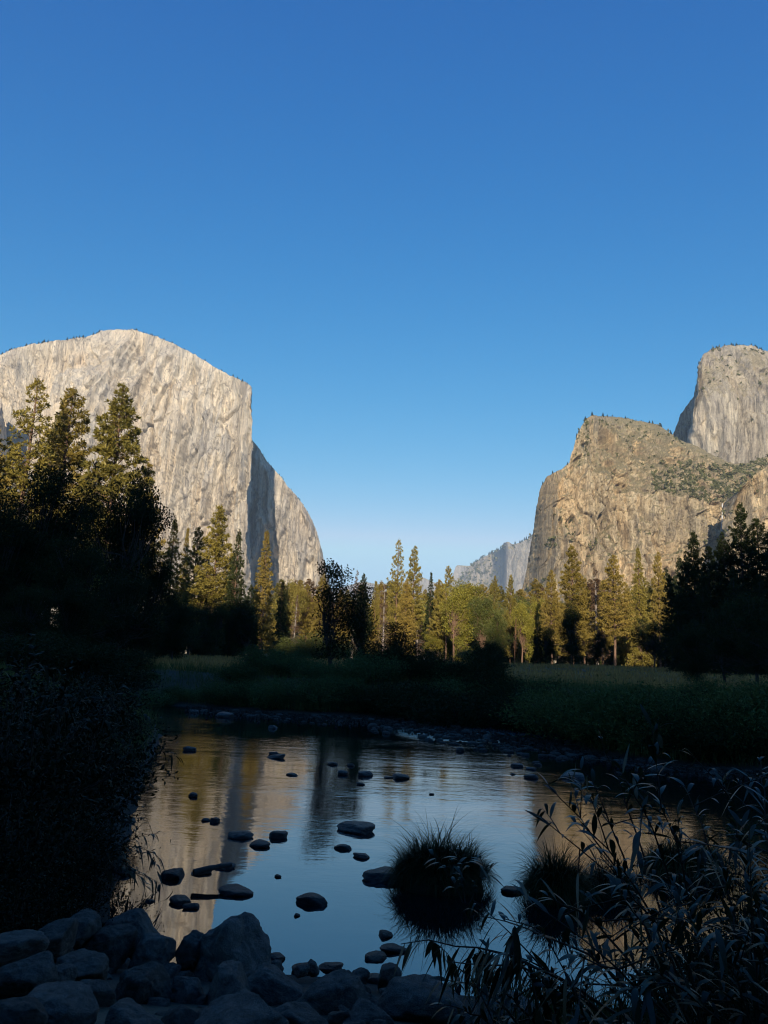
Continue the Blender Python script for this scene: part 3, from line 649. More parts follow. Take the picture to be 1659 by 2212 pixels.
# --- central grove, sunlit
G5 = 'sunlit grove across the middle of the meadow'
for px, yt, Y, key, leaf, wide, name, lab in [
    (632, 1243, 190, 'oak1', 'pine_green', 0.6, 'oak_tree', 'olive oak with drooping grey limbs, right of the golden cedar'),
    (642, 1285, 176, 'dead0', 'pine_dead', 1.0, 'dead_tree', 'brown half dead tree with drooping twigs in front of the olive oak'),
    (668, 1262, 195, 'pine1', 'pine_gold', 0.9, 'pine_tree', 'golden tree just left of the dark streamside tree'),
    (697, 1238, 188, 'pine0', 'pine_gold', 0.85, 'pine_tree', 'gold pine partly hidden by the taller dark streamside tree'),
    (770, 1232, 205, 'dead1', 'pine_dead', 0.9, 'dead_tree', 'bare grey snag between the two dark streamside trees'),
    (787, 1240, 200, 'pine3', 'pine_dull', 0.7, 'pine_tree', 'thin grey pine above the shorter dark streamside tree'),
    (812, 1255, 205, 'fir1', 'pine_green', 0.9, 'fir_tree', 'small fir right of the grey snag'),
    (833, 1262, 188, 'dead0', 'pine_dead', 1.1, 'dead_tree', 'rust brown dying pine left of the twin tall pines'),
    (862, 1167, 192, 'pine_open', 'pine_green', 0.72, 'pine_tree', 'tallest pine of the centre, left of the twin pair'),
    (896, 1180, 194, 'pine1', 'pine_green', 0.65, 'pine_tree', 'tall narrow pine, right of the twin pair in the centre'),
    (878, 1250, 182, 'pine2', 'pine_gold', 0.9, 'pine_tree', 'low golden pine at the foot of the twin tall pines'),
    (905, 1262, 196, 'dead1', 'pine_dead', 1.0, 'dead_tree', 'brown dead tree under the right twin pine'),
    (931, 1236, 210, 'fir1', 'pine_dull', 0.7, 'fir_tree', 'small grey green fir right of the twin pines'),
    (950, 1258, 205, 'pine0', 'pine_green', 0.8, 'pine_tree', 'small pine between the grey green fir and the forked pine'),
    (968, 1222, 200, 'pine1', 'pine_green', 0.75, 'pine_tree', 'forked looking pine above the yellow green oaks'),
    (985, 1260, 188, 'oak0', 'oak_yellow', 0.75, 'oak_tree', 'yellow green oak in front of the far hazy ridge'),
    (1015, 1252, 194, 'oak3', 'oak_yellow', 0.75, 'oak_tree', 'yellow green oak with open limbs, right neighbour of the fuller one'),
    (1068, 1243, 205, 'pine0', 'pine_green', 0.7, 'pine_tree', 'pointed pine against the hazy spire, left of a similar one'),
    (1103, 1243, 208, 'pine2', 'pine_green', 0.7, 'pine_tree', 'pointed pine against the hazy spire, right of a similar one'),
    (1070, 1305, 160, 'oak2', 'oak_green', 0.72, 'oak_tree', 'rounded green oak below the two pointed pines'),
    (1130, 1292, 190, 'oak1', 'oak_yellow', 0.62, 'oak_tree', 'bright yellow green oak behind the bare orange trunk'),
    (1160, 1288, 200, 'oak0', 'oak_yellow', 0.5, 'oak_tree', 'slim yellow oak left of the big golden pines'),
    (1113, 1335, 165, 'snag', 'pine_dead', 0.8, 'dead_tree', 'bare orange brown dead trunk in front of the bright oak'),
    (735, 1275, 198, 'pine2', 'pine_gold', 0.9, 'pine_tree', 'golden pine glimpsed behind the tall dark streamside tree'),
    (1040, 1285, 186, 'oak3', 'oak_green', 0.7, 'oak_tree', 'green oak between the yellow oaks and the rounded oak')]:
    tree(px, yt, Y, key, leaf, lab, G5, wide, name, 'bark_red' if name == 'dead_tree' and px == 1113 else ('bark_dead' if name == 'dead_tree' else 'bark_pine'))
G6 = 'golden pines under the brown cliff'
for px, yt, Y, key, leaf, wide, name, lab in [
    (1192, 1232, 178, 'pine3', 'pine_gold', 0.85, 'pine_tree', 'golden pine with a bare trunk, leftmost under the brown cliff'),
    (1237, 1178, 182, 'pine2', 'pine_gold', 1.0, 'pine_tree', 'broad golden pine, tallest under the left of the brown cliff'),
    (1262, 1260, 196, 'pine0', 'pine_gold', 0.9, 'pine_tree', 'shorter golden pine close behind the broad one'),
    (1288, 1228, 186, 'dead0', 'pine_dead', 1.1, 'dead_tree', 'pine with a brown dead top between two golden pines'),
    (1326, 1200, 176, 'pine1', 'pine_gold', 1.0, 'pine_tree', 'golden pine with a long thick bare trunk'),
    (1300, 1255, 200, 'pine3', 'pine_gold', 0.9, 'pine_tree', 'golden pine behind the brown topped pine'),
    (1380, 1180, 186, 'fir0', 'pine_green', 0.85, 'pine_tree', 'pointed pine with layered branches before the brown cliff'),
    (1421, 1193, 196, 'pine1', 'pine_gold', 0.6, 'pine_tree', 'narrow pine right of the one with layered branches'),
    (1352, 1262, 205, 'pine0', 'pine_gold', 0.8, 'pine_tree', 'low golden pine left of the layered one'),
    (1405, 1270, 200, 'pine2', 'pine_green', 0.8, 'pine_tree', 'low green pine between the layered and the narrow pine')]:
    tree(px, yt, Y, key, leaf, lab, G6, wide, name, 'bark_dead' if name == 'dead_tree' else 'bark_pine')
for px, yt, Y, key, lab in [(1162, 1315, 150, 'fir2', 'small dark conifer in the shade left of the dark meadow oak'), (1236, 1305, 140, 'thicket2', 'dark oak standing at the meadow edge under the broad golden pine'), (1180, 1350, 150, 'oak0', 'low dark tree beside the small dark conifer'),
                            (1290, 1370, 146, 'thicket0', 'small dark tree right of the dark meadow oak'), (1410, 1330, 150, 'thicket1', 'dim oak in the shade under the narrow pine')]:
    tree(px, yt, Y, key, 'oak_dark', lab, 'shaded trees at the right meadow edge', 0.75, 'oak_tree', 'bark_dark')
# --- shaded conifers on the right
G7 = 'shaded conifers at the right edge'
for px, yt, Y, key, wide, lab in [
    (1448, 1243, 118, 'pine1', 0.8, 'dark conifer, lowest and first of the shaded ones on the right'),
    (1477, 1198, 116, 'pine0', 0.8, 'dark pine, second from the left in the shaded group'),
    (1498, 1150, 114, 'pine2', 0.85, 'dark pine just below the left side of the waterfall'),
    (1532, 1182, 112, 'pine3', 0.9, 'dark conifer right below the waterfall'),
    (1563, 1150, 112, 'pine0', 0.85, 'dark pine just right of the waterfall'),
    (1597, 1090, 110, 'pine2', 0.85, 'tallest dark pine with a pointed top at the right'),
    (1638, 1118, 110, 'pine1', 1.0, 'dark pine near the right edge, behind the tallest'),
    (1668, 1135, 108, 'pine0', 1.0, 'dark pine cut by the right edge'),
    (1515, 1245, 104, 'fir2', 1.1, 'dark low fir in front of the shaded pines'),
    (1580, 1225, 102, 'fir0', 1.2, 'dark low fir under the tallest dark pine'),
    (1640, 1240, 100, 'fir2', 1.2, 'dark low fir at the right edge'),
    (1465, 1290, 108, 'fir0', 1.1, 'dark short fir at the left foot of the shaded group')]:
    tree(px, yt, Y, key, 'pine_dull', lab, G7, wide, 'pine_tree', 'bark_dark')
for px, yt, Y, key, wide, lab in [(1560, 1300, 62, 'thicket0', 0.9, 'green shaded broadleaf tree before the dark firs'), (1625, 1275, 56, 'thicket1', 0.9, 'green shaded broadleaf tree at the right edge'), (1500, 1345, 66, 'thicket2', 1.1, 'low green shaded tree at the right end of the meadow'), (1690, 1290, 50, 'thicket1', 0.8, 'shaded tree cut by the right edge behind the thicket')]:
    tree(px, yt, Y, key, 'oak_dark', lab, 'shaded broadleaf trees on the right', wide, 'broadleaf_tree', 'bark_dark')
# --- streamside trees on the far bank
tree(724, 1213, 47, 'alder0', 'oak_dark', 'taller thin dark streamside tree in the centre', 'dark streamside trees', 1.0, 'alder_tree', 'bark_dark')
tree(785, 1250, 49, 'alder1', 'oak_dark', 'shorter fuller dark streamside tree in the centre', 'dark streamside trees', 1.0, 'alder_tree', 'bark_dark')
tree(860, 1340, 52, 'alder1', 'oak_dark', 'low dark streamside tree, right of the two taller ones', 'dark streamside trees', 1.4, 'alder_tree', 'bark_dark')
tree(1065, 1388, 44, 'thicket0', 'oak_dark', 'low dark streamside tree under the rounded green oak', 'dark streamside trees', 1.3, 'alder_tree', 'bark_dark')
# --- unseen oaks added over and behind the viewpoint to cut sky light on the bank
for x, y, h, key, wide in [(-19, -9, 17, 'oak0', 1.15), (-10.5, -8.5, 16, 'oak2', 1.1), (-1.5, -9.5, 18, 'oak0', 1.1), (8, -8.5, 16, 'oak2', 1.1), (17, -9.5, 18, 'oak1', 1.3), (-14, -19, 24, 'thicket1', 0.9), (-3, -21, 25, 'thicket0', 1.0), (9, -20, 24, 'thicket1', 0.9), (21, -19, 25, 'thicket0', 0.9)]:
    plant('oak_tree', key, (x, y, float(ground_z(x, y)) - 0.2), h, 'unseen spreading oak added behind the viewpoint to shade the bank', 'tree', 'oak_dark', 'bark_dark', 'added shading oaks behind the viewpoint', wide)
# --- woods behind the grove
g = np.random.default_rng(5)
for i in range(96):
    px = 600 + 880 * (i + g.uniform(0.1, 0.9)) / 96; Y = g.uniform(225, 330)
    if g.random() < 0.33: tree(px, g.uniform(1285, 1325), Y, random.choice(['oak0', 'oak1', 'oak3']), random.choice(['oak_green', 'oak_yellow']), 'tree in the dense wood behind the sunlit grove', 'wood behind the grove', 0.8, 'woodland_tree')
    else: tree(px, g.uniform(1250, 1312), Y, random.choice(['pine0', 'pine1', 'pine2', 'pine3', 'fir0', 'pine0']), random.choice(['pine_gold', 'pine_gold', 'pine_green', 'pine_dead']), 'tree in the dense wood behind the sunlit grove', 'wood behind the grove', 1.35, 'woodland_tree')
for i in range(60):
    px = 560 + 900 * (i + g.uniform(0, 1)) / 60; Y = g.uniform(205, 260)
    tree(px, g.uniform(1355, 1395), Y, random.choice(['thicket0', 'thicket1', 'thicket2', 'fir2']), random.choice(['oak_green', 'oak_yellow', 'pine_gold', 'oak_green', 'pine_dull']) if px < 1200 else random.choice(['oak_green', 'pine_dull']), 'low understorey tree between the trunks of the grove', 'understorey of the grove', 1.2, 'understorey_tree', 'bark_dark')
for i in range(12):
    px = -20 + 36 * i; tree(px, 1330 + 20 * math.sin(i * 2.1), 70 + 12 * math.sin(i * 1.3), 'thicket%d' % (i % 3), 'oak_dark', 'low dark thicket at the foot of the left oaks', 'thicket under the left oaks', 1.3, 'understorey_tree', 'bark_dark')
for i in range(34):
    px = 330 + 270 * i / 20 if i < 18 else 1440 + 230 * (i - 18) / 16; Y = g.uniform(170, 240)
    tree(px, g.uniform(1255, 1330) if i < 18 else g.uniform(1200, 1260), Y, random.choice(['pine0', 'fir0', 'fir2', 'pine2']), 'pine_dull', 'conifer in the dim wood behind the shaded trees', 'dim wood at both sides', 1.0, 'woodland_tree', 'bark_dark')

# ------------------------------------------------------------------ far bank shrubs
def bush(px, ytop, Y, key, label, group, leaf='willow_bank', wide=1.0, name='willow_shrub'):
    pos, h = stand(px, ytop, Y, 0.4); return plant(name, key, pos, h, label, 'shrub', leaf, 'twig', group, wide, part_names=('stems', 'foliage'))
GB = 'willow shrubs along the far bank'
for px, yt, Y, k, wide, lab in [
    (572, 1394, 44, 0, 1.1, 'tallest grey green willow at the left meadow edge'), (615, 1405, 42, 1, 1.3, 'rounded willow right of the tallest meadow edge one'),
    (655, 1412, 43, 2, 1.2, 'willow left of the dark streamside trees'), (520, 1430, 41, 3, 1.5, 'low willow at the left end of the far bank'),
    (700, 1428, 40, 0, 1.4, 'willow under the taller streamside tree'), (750, 1425, 40, 1, 1.4, 'willow under the shorter streamside tree'),
    (810, 1410, 41, 2, 1.2, 'dark willow right of the streamside trees'), (850, 1405, 43, 3, 1.3, 'tall dark willow in the centre of the far bank'),
    (905, 1395, 43, 0, 1.2, 'tall dark willow clump right of the centre'), (950, 1418, 41, 1, 1.3, 'dark willow left of the open right meadow'),
    (1005, 1462, 38, 2, 1.3, 'low willow in front of the right meadow'), (1060, 1440, 38, 3, 1.3, 'willow beneath the low dark streamside tree'),
    (1110, 1472, 36, 0, 1.3, 'willow right of the low dark streamside tree'), (880, 1470, 36, 1, 1.6, 'low willow above the cobble bar'),
    (780, 1480, 37, 3, 1.6, 'low willow near the far water line in the centre'), (620, 1480, 38, 2, 1.7, 'grassy looking willow at the far water line'),
    (1000, 1490, 33, 0, 1.5, 'dark low willow above the rapids'), (1150, 1492, 32, 1, 1.4, 'dark willow at the end of the rapids'),
    (1215, 1490, 31, 2, 1.3, 'dark willow left of the green thicket'), (1280, 1492, 28, 3, 1.3, 'green thicket willow, leftmost on the right bank'),
    (1350, 1490, 28, 0, 1.4, 'green thicket willow, second on the right bank'), (1410, 1480, 30, 1, 1.4, 'taller willow behind the green thicket'),
    (1450, 1496, 26, 2, 1.4, 'green thicket willow in the middle of the right bank'), (1520, 1465, 28, 3, 1.5, 'taller green willow near the right end of the bank'),
    (1570, 1500, 24, 0, 1.5, 'lower green willow near the right edge'), (1630, 1470, 27, 1, 1.5, 'green willow cut by the right edge'),
    (1650, 1510, 23, 2, 1.4, 'lowest green willow at the right edge'), (1310, 1520, 25, 1, 1.4, 'low green willow hanging over the right shore'),
    (1400, 1535, 23.5, 3, 1.4, 'low green willow above the right cobbles'), (1500, 1540, 22.5, 0, 1.4, 'low grassy willow above the right cobbles'),
    (380, 1452, 47, 2, 1.7, 'low dark willow on the left meadow bank'), (440, 1462, 45, 0, 1.8, 'low willow on the left shore below the meadow'),
    (330, 1470, 42, 3, 1.7, 'low dark willow on the bare bank at the left bend'), (385, 1482, 39, 1, 1.6, 'low willow by the pale stones at the far left shore'), (300, 1490, 36, 2, 1.7, 'dark willow at the water edge of the left bend'), (355, 1496, 37.5, 0, 1.4, 'low dark willow beside the water of the left bend'),
    (830, 1384, 43, 0, 0.9, 'tallest dark willow in the middle of the far bank'), (1040, 1404, 40, 1, 1.0, 'tall dark willow standing before the right meadow'), (985, 1428, 41, 2, 1.1, 'dark willow where the right meadow begins'),
    (20, 1362, 34, 2, 1.6, 'tall dark willow under the left oaks at the left edge'), (80, 1375, 36, 0, 1.6, 'tall dark willow right of the one at the left edge'), (140, 1368, 38, 1, 1.6, 'tall dark willow below the big dark oak'), (200, 1385, 40, 3, 1.8, 'dark willow between the big oak and the left bend'), (260, 1398, 43, 2, 1.7, 'dark willow where the left meadow begins'),
    (320, 1445, 44, 1, 1.6, 'dark willow at the bend of the left bank'), (250, 1425, 38, 3, 1.6, 'dark tall willow at the far left bend')]:
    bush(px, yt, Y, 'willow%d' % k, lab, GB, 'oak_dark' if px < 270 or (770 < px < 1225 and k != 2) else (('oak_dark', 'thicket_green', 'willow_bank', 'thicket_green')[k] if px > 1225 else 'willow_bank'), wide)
g = np.random.default_rng(41)
for i in range(34):
    px = 425 + 1260 * (i + g.uniform(-0.3, 0.3)) / 34; ys = np.interp(px, [400, 600, 760, 900, 1050, 1180, 1260, 1400, 1660], [1528, 1542, 1548, 1552, 1566, 1582, 1625, 1652, 1672])
    Y = float(on_z(px, ys, 0.0)[1]) + g.uniform(0.9, 2.6); yt = np.interp(px, [430, 600, 800, 1000, 1200, 1300, 1660], [1486, 1470, 1468, 1490, 1500, 1492, 1500]) + g.normal() * 14
    bush(px, yt, Y, 'willow%d' % (i % 4), 'low shrub at the far water line', 'low shrubs at the far water line', 'oak_dark' if 770 < px < 1225 and i % 4 else ('thicket_green' if px > 1225 else 'willow_bank'), g.uniform(0.9, 1.3), 'shore_shrub')
for px, yt, Y, k, lab in [(690, 1368, 165, 2, 'sunlit round green bush behind the meadow'), (722, 1385, 160, 0, 'sunlit lower bush left of the dark streamside trees'), (625, 1378, 168, 1, 'sunlit pale green bush under the half dead tree'), (655, 1392, 162, 3, 'small sunlit bush between two larger ones'), (1020, 1395, 150, 1, 'low dim bush under the green oak')]:
    bush(px, yt, Y, 'willow%d' % k, lab, 'bushes at the back of the meadow', 'oak_green', 1.25, 'round_bush')

# ------------------------------------------------------------------ scrub and small trees on the cliffs (far off)
def scatter_on(V, n, mask, g):
    nz, nx = V.shape[:2]; out = []
    i = g.integers(2, nz - 3, n * 3); j = g.integers(1, nx - 1, n * 3)
    P = V[i, j]; keep = mask(i, j, P, g)
    return P[keep][:n]
g = np.random.default_rng(11); mb = MB()
def clumps(P, smin, smax, g, nl=12):
    for p in P:
        s = g.uniform(smin, smax); D = unit(rand_unit(g, nl) + np.array([0, -0.2, 0.5])); S = unit(np.cross(D, rand_unit(g, nl)))
        mb.leaves(p + g.normal(size=(nl, 3)) * s * 0.22, D, S, s * g.uniform(0.5, 1.0, nl), s * 0.55)
def pix(P):
    d = P - CAM; f = d @ _f; return PW / 2 + F * (d @ RIGHT) / f, PH / 2 - F * (d @ UP) / f
def slope_mask(i, j, P, g):
    x, y = pix(P); yb = np.interp(x, BX, BY); on = (y < yb - 2) & (x > 1235)
    dense = sstep(0.0, 0.5, fbm(P[:, 0] / 70, P[:, 1] / 70, P[:, 2] / 50, 3) - 0.08 + 1.5 * sstep(1390, 1470, x) * sstep(990, 1025, y + 8 * fbm(P[:, 0] / 40, P[:, 1] / 40, P[:, 2] / 40, 2)))
    return on & (g.random(len(P)) < 0.05 + 0.95 * dense)
clumps(scatter_on(V_rock, 5200, slope_mask, g), 3.2, 8.5, g)
def face_mask(i, j, P, g):
    x, y = pix(P); yb = np.interp(x, BX, BY); n_ = fbm(P[:, 0] / 45, P[:, 1] / 60, P[:, 2] / 30, 3)
    foot = sstep(1230, 1300, y) * sstep(1350, 1200, x); diag = np.exp(-((y - (1110 + (x - 1200) * 0.9)) / 28.0) ** 2) * (x < 1330)
    return (y >= yb) & (n_ > 0.42 - 0.45 * foot - 0.3 * diag)
clumps(scatter_on(V_rock, 900, face_mask, g), 4.0, 9.0, g)
clumps(scatter_on(V_pin, 260, lambda i, j, P, g: (pix(P)[0] > 1506) & ((i > 290) | (fbm(P[:, 0] / 60, P[:, 1] / 60, P[:, 2] / 40, 3) > 0.3)), g), 5, 12, g)
clumps(scatter_on(V_rock, 500, lambda i, j, P, g: (pix(P)[0] > 1545) & (pix(P)[1] < 1075), g), 5, 10, g)
clumps(scatter_on(V_rock, 1300, lambda i, j, P, g: (pix(P)[0] > 1405) & (pix(P)[0] < 1600) & (pix(P)[1] < np.interp(pix(P)[0], BX, BY) - 3) & (pix(P)[1] > 1000 + 9 * fbm(P[:, 0] / 30, P[:, 1] / 30, P[:, 2] / 30, 3) + 0.08 * np.abs(pix(P)[0] - 1480)), g), 6, 12, g)
clumps(scatter_on(V_right, 200, lambda i, j, P, g: (i > 225) & (fbm(P[:, 0] / 30, P[:, 1] / 60, P[:, 2] / 30, 2) > -0.1), g), 4, 9, g)
clumps(scatter_on(V_spire, 500, lambda i, j, P, g: (pix(P)[0] < 1082) | (i > 134), g), 18, 36, g)
o = link('scrub', mb.mesh('scrub', [M['scrub']])); tag(o, 'low scrub and brush dotted over the brown cliff and its slope', 'scrub', kind='stuff')
w, c, H = conifer(91, 12, 0.05, 2.6, 0.6, 'fir'); PROTO['rim'] = (w.mesh('rim_wood', [M['bark_dark']]), c.mesh('rim_leaf', [M['pine_dull']]), 12)
g = np.random.default_rng(12)
def rim(V, x0, x1, n, h0, h1, label, group):
    top = V[-4]; x, y = pix(top); idx = np.where((x > x0) & (x < x1))[0]
    for k in g.choice(idx, n, replace=False):
        p = top[k]; plant('rim_tree', 'rim', (p[0], p[1] + 2, p[2] - 1.5), g.uniform(h0, h1), label, 'tree', 'pine_dull', 'bark_dark', group, 1.2)
rim(V_cap, -5, 215, 34, 6, 15, 'tiny tree on the skyline of the pale cliff', 'tiny trees on the pale cliff top')
rim(V_cap, 270, 545, 40, 5, 12, 'tiny tree on the skyline of the pale cliff', 'tiny trees on the pale cliff top')
rim(V_cap, 550, 690, 14, 5, 12, 'tiny tree on the skyline of the pale cliff', 'tiny trees on the pale cliff top')
rim(V_rock, 1262, 1450, 16, 3, 13, 'tiny tree on the skyline of the brown shoulder', 'tiny trees on the brown shoulder')
rim(V_rock, 1170, 1262, 5, 3, 8, 'tiny tree on the skyline of the brown shoulder', 'tiny trees on the brown shoulder')
rim(V_pin, 1506, 1659, 22, 6, 13, 'tiny tree on top of the grey tower', 'tiny trees on the grey tower')
rim(V_spire, 1015, 1085, 22, 20, 40, 'tiny tree on the far hazy ridge', 'tiny trees on the hazy ridge')
rim(V_spire, 1112, 1150, 12, 20, 40, 'tiny tree on the far hazy ridge', 'tiny trees on the hazy ridge')

# ------------------------------------------------------------------ grass
g = np.random.default_rng(13)
def grass(name, x, y, h, mat, label, n_per=5, w=0.02, spread=0.1):
    mb = MB(); B = np.stack([x, y, ground_z(x, y)], -1); B = np.repeat(B, n_per, 0); n = len(B)
    B[:, :2] += g.normal(size=(n, 2)) * spread
    D = unit(g.normal(size=(n, 3)) * np.array([0.3, 0.3, 0.1]) + np.array([0, 0, 1.0])); S = unit(np.cross(D, rand_unit(g, n)))
    mb.leaves(B, D, S, np.repeat(h, n_per) * g.uniform(0.6, 1.2, n), w * np.repeat(np.maximum(1, y / 40), n_per))
    o = link(name, mb.mesh(name, [M[mat]])); tag(o, label, 'grass', kind='stuff'); return o
n = 16000; y = 44 + 120 * g.random(n) ** 1.4; x = (g.random(n) - 0.5) * 1.25 * y; k = river_sd(x, y) > 3
grass('meadow_grass', x[k], y[k], g.uniform(0.3, 0.65, k.sum()), 'meadow_grass', 'dry pale grass of the meadow in shade', 5, 0.035, 0.25)
n = 22000; y = 14 + 34 * g.random(n); x = (g.random(n) - 0.5) * 1.3 * y; d = river_sd(x, y); k = (d > 0.3) & (d < 9) & (y > 15)
grass('bank_grass', x[k], y[k], g.uniform(0.25, 0.7, k.sum()), 'bank_grass', 'green grass along the far bank', 6, 0.02, 0.15)
n = 9000; y = 5.5 + 16 * g.random(n); x = -3.2 - 0.25 * y - 5 * g.random(n); d = river_sd(x, y); k = (d > 0.05) & (d < 5)
grass('bank_grass', x[k], y[k], g.uniform(0.25, 0.6, k.sum()), 'sedge', 'dark grass on the near left bank', 6, 0.012, 0.1)

n = 9000; y = 2.2 + 6.5 * g.random(n); x = 0.8 + 7 * g.random(n); d = river_sd(x, y); k = (d > 0.05) & (d < 6) & (np.hypot(x, y) > 2.4)
grass('bank_grass', x[k], y[k], g.uniform(0.12, 0.3, k.sum()), 'sedge', 'dark low grass on the near right bank', 5, 0.008, 0.06)

# ------------------------------------------------------------------ rocks
def rock_mesh(name, seed, sub=4, mat='river_rock', blocky=0.5, rough=1.0, planes=9):
    g = np.random.default_rng(seed); bm = bmesh.new(); bmesh.ops.create_icosphere(bm, subdivisions=sub, radius=1.0)
    me = bpy.data.meshes.new(name); bm.to_mesh(me); bm.free()
    n = len(me.vertices); V = np.zeros(n * 3, np.float32); me.vertices.foreach_get('co', V); V = V.reshape(-1, 3).astype(float); d = unit(V)
    r = np.full(n, 1.0); nr = rand_unit(g, planes); nr[0] = unit(np.array([0.15, -0.1, 1.0])); hk = g.uniform(0.50, 0.88, planes); hk[0] = 0.62
    pl = np.stack([np.where(d @ k > 0.05, h / np.maximum(d @ k, 0.05), 9) for k, h in zip(nr, hk)], 0)
    p = 10.0 if blocky < 0.8 else 26.0; soft = (np.sum(np.maximum(pl, 0.2) ** -p, 0) + 1.0) ** (-1 / p)
    r = (1 - blocky) * 1.0 + blocky * soft * 1.15
    r = r * (1 + 0.10 * fbm(d[:, 0] * 1.6 + seed, d[:, 1] * 1.6, d[:, 2] * 1.6, 3) + rough * 0.035 * fbm(d[:, 0] * 6, d[:, 1] * 6 + seed, d[:, 2] * 6, 4))
    V = d * r[:, None]; V /= np.abs(V).max(0)
    me.vertices.foreach_set('co', V.astype(np.float32).ravel()); me.polygons.foreach_set('use_smooth', np.ones(len(me.polygons), bool))
    me.materials.append(M[mat]); me.update(); return me
RM = [rock_mesh('river_rock', 100 + k, 4, 'river_rock', 0.9, 2.2, 13) for k in range(8)]
def rock(px, pyb, w, h, label, k, group=None, name='river_rock', z0=0.0, dep=0.9, rz=None, mesh=None, flat=0.0):
    """a stone whose waterline sits at pixel (px, pyb), w wide and h high in working pixels"""
    p = on_z(px, pyb, z0); s = np.linalg.norm(p - CAM) / F; W = w * s / 2; Hh = h * s
    Hh = max(Hh - 2 * W * dep * 0.25, Hh * 0.55)
    o = link(name, mesh or RM[k % len(RM)]); o.location = (p[0], p[1] + W * dep * 0.7, z0 + Hh * 0.12 - flat); o.scale = (W, W * dep, Hh * 0.9)
    o.rotation_euler = (random.uniform(-0.1, 0.1), random.uniform(-0.1, 0.1), random.choice([0, math.pi]) + random.uniform(-0.35, 0.35) if rz is None else rz)
    tag(o, label, 'rock', group); return o
GR = 'dark stones standing in the river'
for k, (px, py, w, h, lab) in enumerate([
    (597, 1646, 42, 24, 'dark domed stone in the golden far reflection'), (630, 1676, 28, 10, 'flat sliver of stone in the pale reflection'),
    (416, 1722, 22, 13, 'small stone alone in the golden left reflection'), (442, 1774, 20, 9, 'tiny flat stone touching a rounder one in the left reflection'),
    (464, 1777, 23, 17, 'small round stone beside a tiny flat one'), (518, 1822, 56, 30, 'dark stone, upper left of the trio in mid river'),
    (555, 1838, 48, 24, 'low dark stone, lower of the trio in mid river'), (602, 1820, 42, 31, 'dark angular stone, right of the trio in mid river'),
    (772, 1815, 86, 50, 'largest dark boulder out in mid river'), (740, 1836, 38, 19, 'rounded stone just below the largest mid river boulder'),
    (779, 1860, 38, 20, 'rounded stone, second below the largest mid river boulder'), (372, 1912, 54, 40, 'dark domed stone in the cliff reflection near the left bank'),
    (428, 1890, 46, 16, 'long low stone with a stick lying across it'), (486, 1886, 44, 24, 'stone at the right end of the stick'),
    (388, 1962, 48, 26, 'left stone of a touching pair near the left shore'), (408, 1970, 34, 20, 'right smaller stone of the touching pair near the left shore'),
    (503, 1947, 76, 36, 'long smooth stone on the edge between gold and blue water'), (672, 1972, 70, 52, 'round black stone alone in the blue water'),
    (600, 1896, 15, 8, 'tiny stone alone in the blue water'), (640, 1980, 15, 8, 'tiny stone just below the round black one'),
    (838, 1925, 104, 60, 'wide black rock at the left of the big sedge tussock'), (1107, 1938, 54, 26, 'flat stone between the two sedge tussocks'),
    (743, 1674, 28, 14, 'small stone, left of a row of three in the blue ripples'), (787, 1677, 36, 17, 'stone, right of a row in the blue ripples'),
    (778, 1696, 20, 10, 'tiny stone under the row in the blue ripples'), (719, 1653, 22, 12, 'small stone at the upper left of the blue ripples'),
    (757, 1655, 18, 9, 'tiny stone at the top of the blue ripples'), (862, 1690, 46, 24, 'domed stone in the ripples left of the cobble bar'),
    (838, 1681, 24, 8, 'flat stone touching the domed one in the ripples'), (932, 1717, 12, 6, 'tiny stone alone right of the domed one'),
    (992, 1624, 20, 13, 'stone standing off the near edge of the cobble bar'), (1120, 1657, 30, 12, 'flat stone off the right end of the cobble bar'),
    (1150, 1663, 24, 9, 'low stone in a small cluster by the willow tips'), (1163, 1654, 18, 10, 'upper stone in the cluster by the willow tips'),
    (1148, 1682, 30, 14, 'lower dark stone in the cluster by the willow tips'), (1108, 1674, 14, 6, 'tiny stone left of the cluster by the willow tips'),
    (1246, 1695, 62, 38, 'big rounded stone half hidden by the willow tips'), (406, 1622, 30, 16, 'dim stone near the dark far left water'),
    (488, 1550, 44, 18, 'pale flat stone at the far left water line'), (415, 1540, 24, 12, 'small pale stone at the far left water line'),
    (440, 1538, 18, 10, 'tiny pale stone beside the small one at the far left'), (588, 1574, 22, 14, 'stone near the far shore in dark water'),
    (590, 1631, 24, 12, 'small stone just behind the dark domed one'), (830, 2026, 34, 16, 'low stone right of centre in the near blue water'),
    (850, 2068, 62, 30, 'pale topped stone by the hanging willow leaves'), (815, 2084, 50, 26, 'low dark stone left of the pale topped one'),
    (600, 2076, 36, 15, 'flat stone touching the large left boulder'), (652, 2102, 52, 18, 'low flat stone in the near shallows'),
    (716, 2110, 52, 34, 'dark stone at the near shore, right of the low flat one'), (812, 2145, 58, 46, 'dark rounded stone at the near shore by the willow'),
    (250, 1900, 62, 34, 'dim long stone at the foot of the left bank'), (248, 1790, 66, 36, 'dim rounded stone under the left bank bush'), (322, 1950, 18, 10, 'tiny stone below the drooping twig on the left')]):
    rock(px, py - (0.30 * h if h >= 20 else 0), w, h * (0.68 if h >= 20 else 1), lab, k, GR)
# stick on the long low stone
mb = MB(); a = on_z(418, 1885, 0.12); b_ = on_z(500, 1868, 0.16); mb.tube(np.array([a, a * 0.6 + b_ * 0.4 + np.array([0, 0, 0.01]), b_]), np.array([0.035, 0.03, 0.02]), 7)
tag(link('driftwood', mb.mesh('driftwood', [M['bark_dark']], True)), 'short dark stick lying across two stones in the left reflection', 'driftwood')

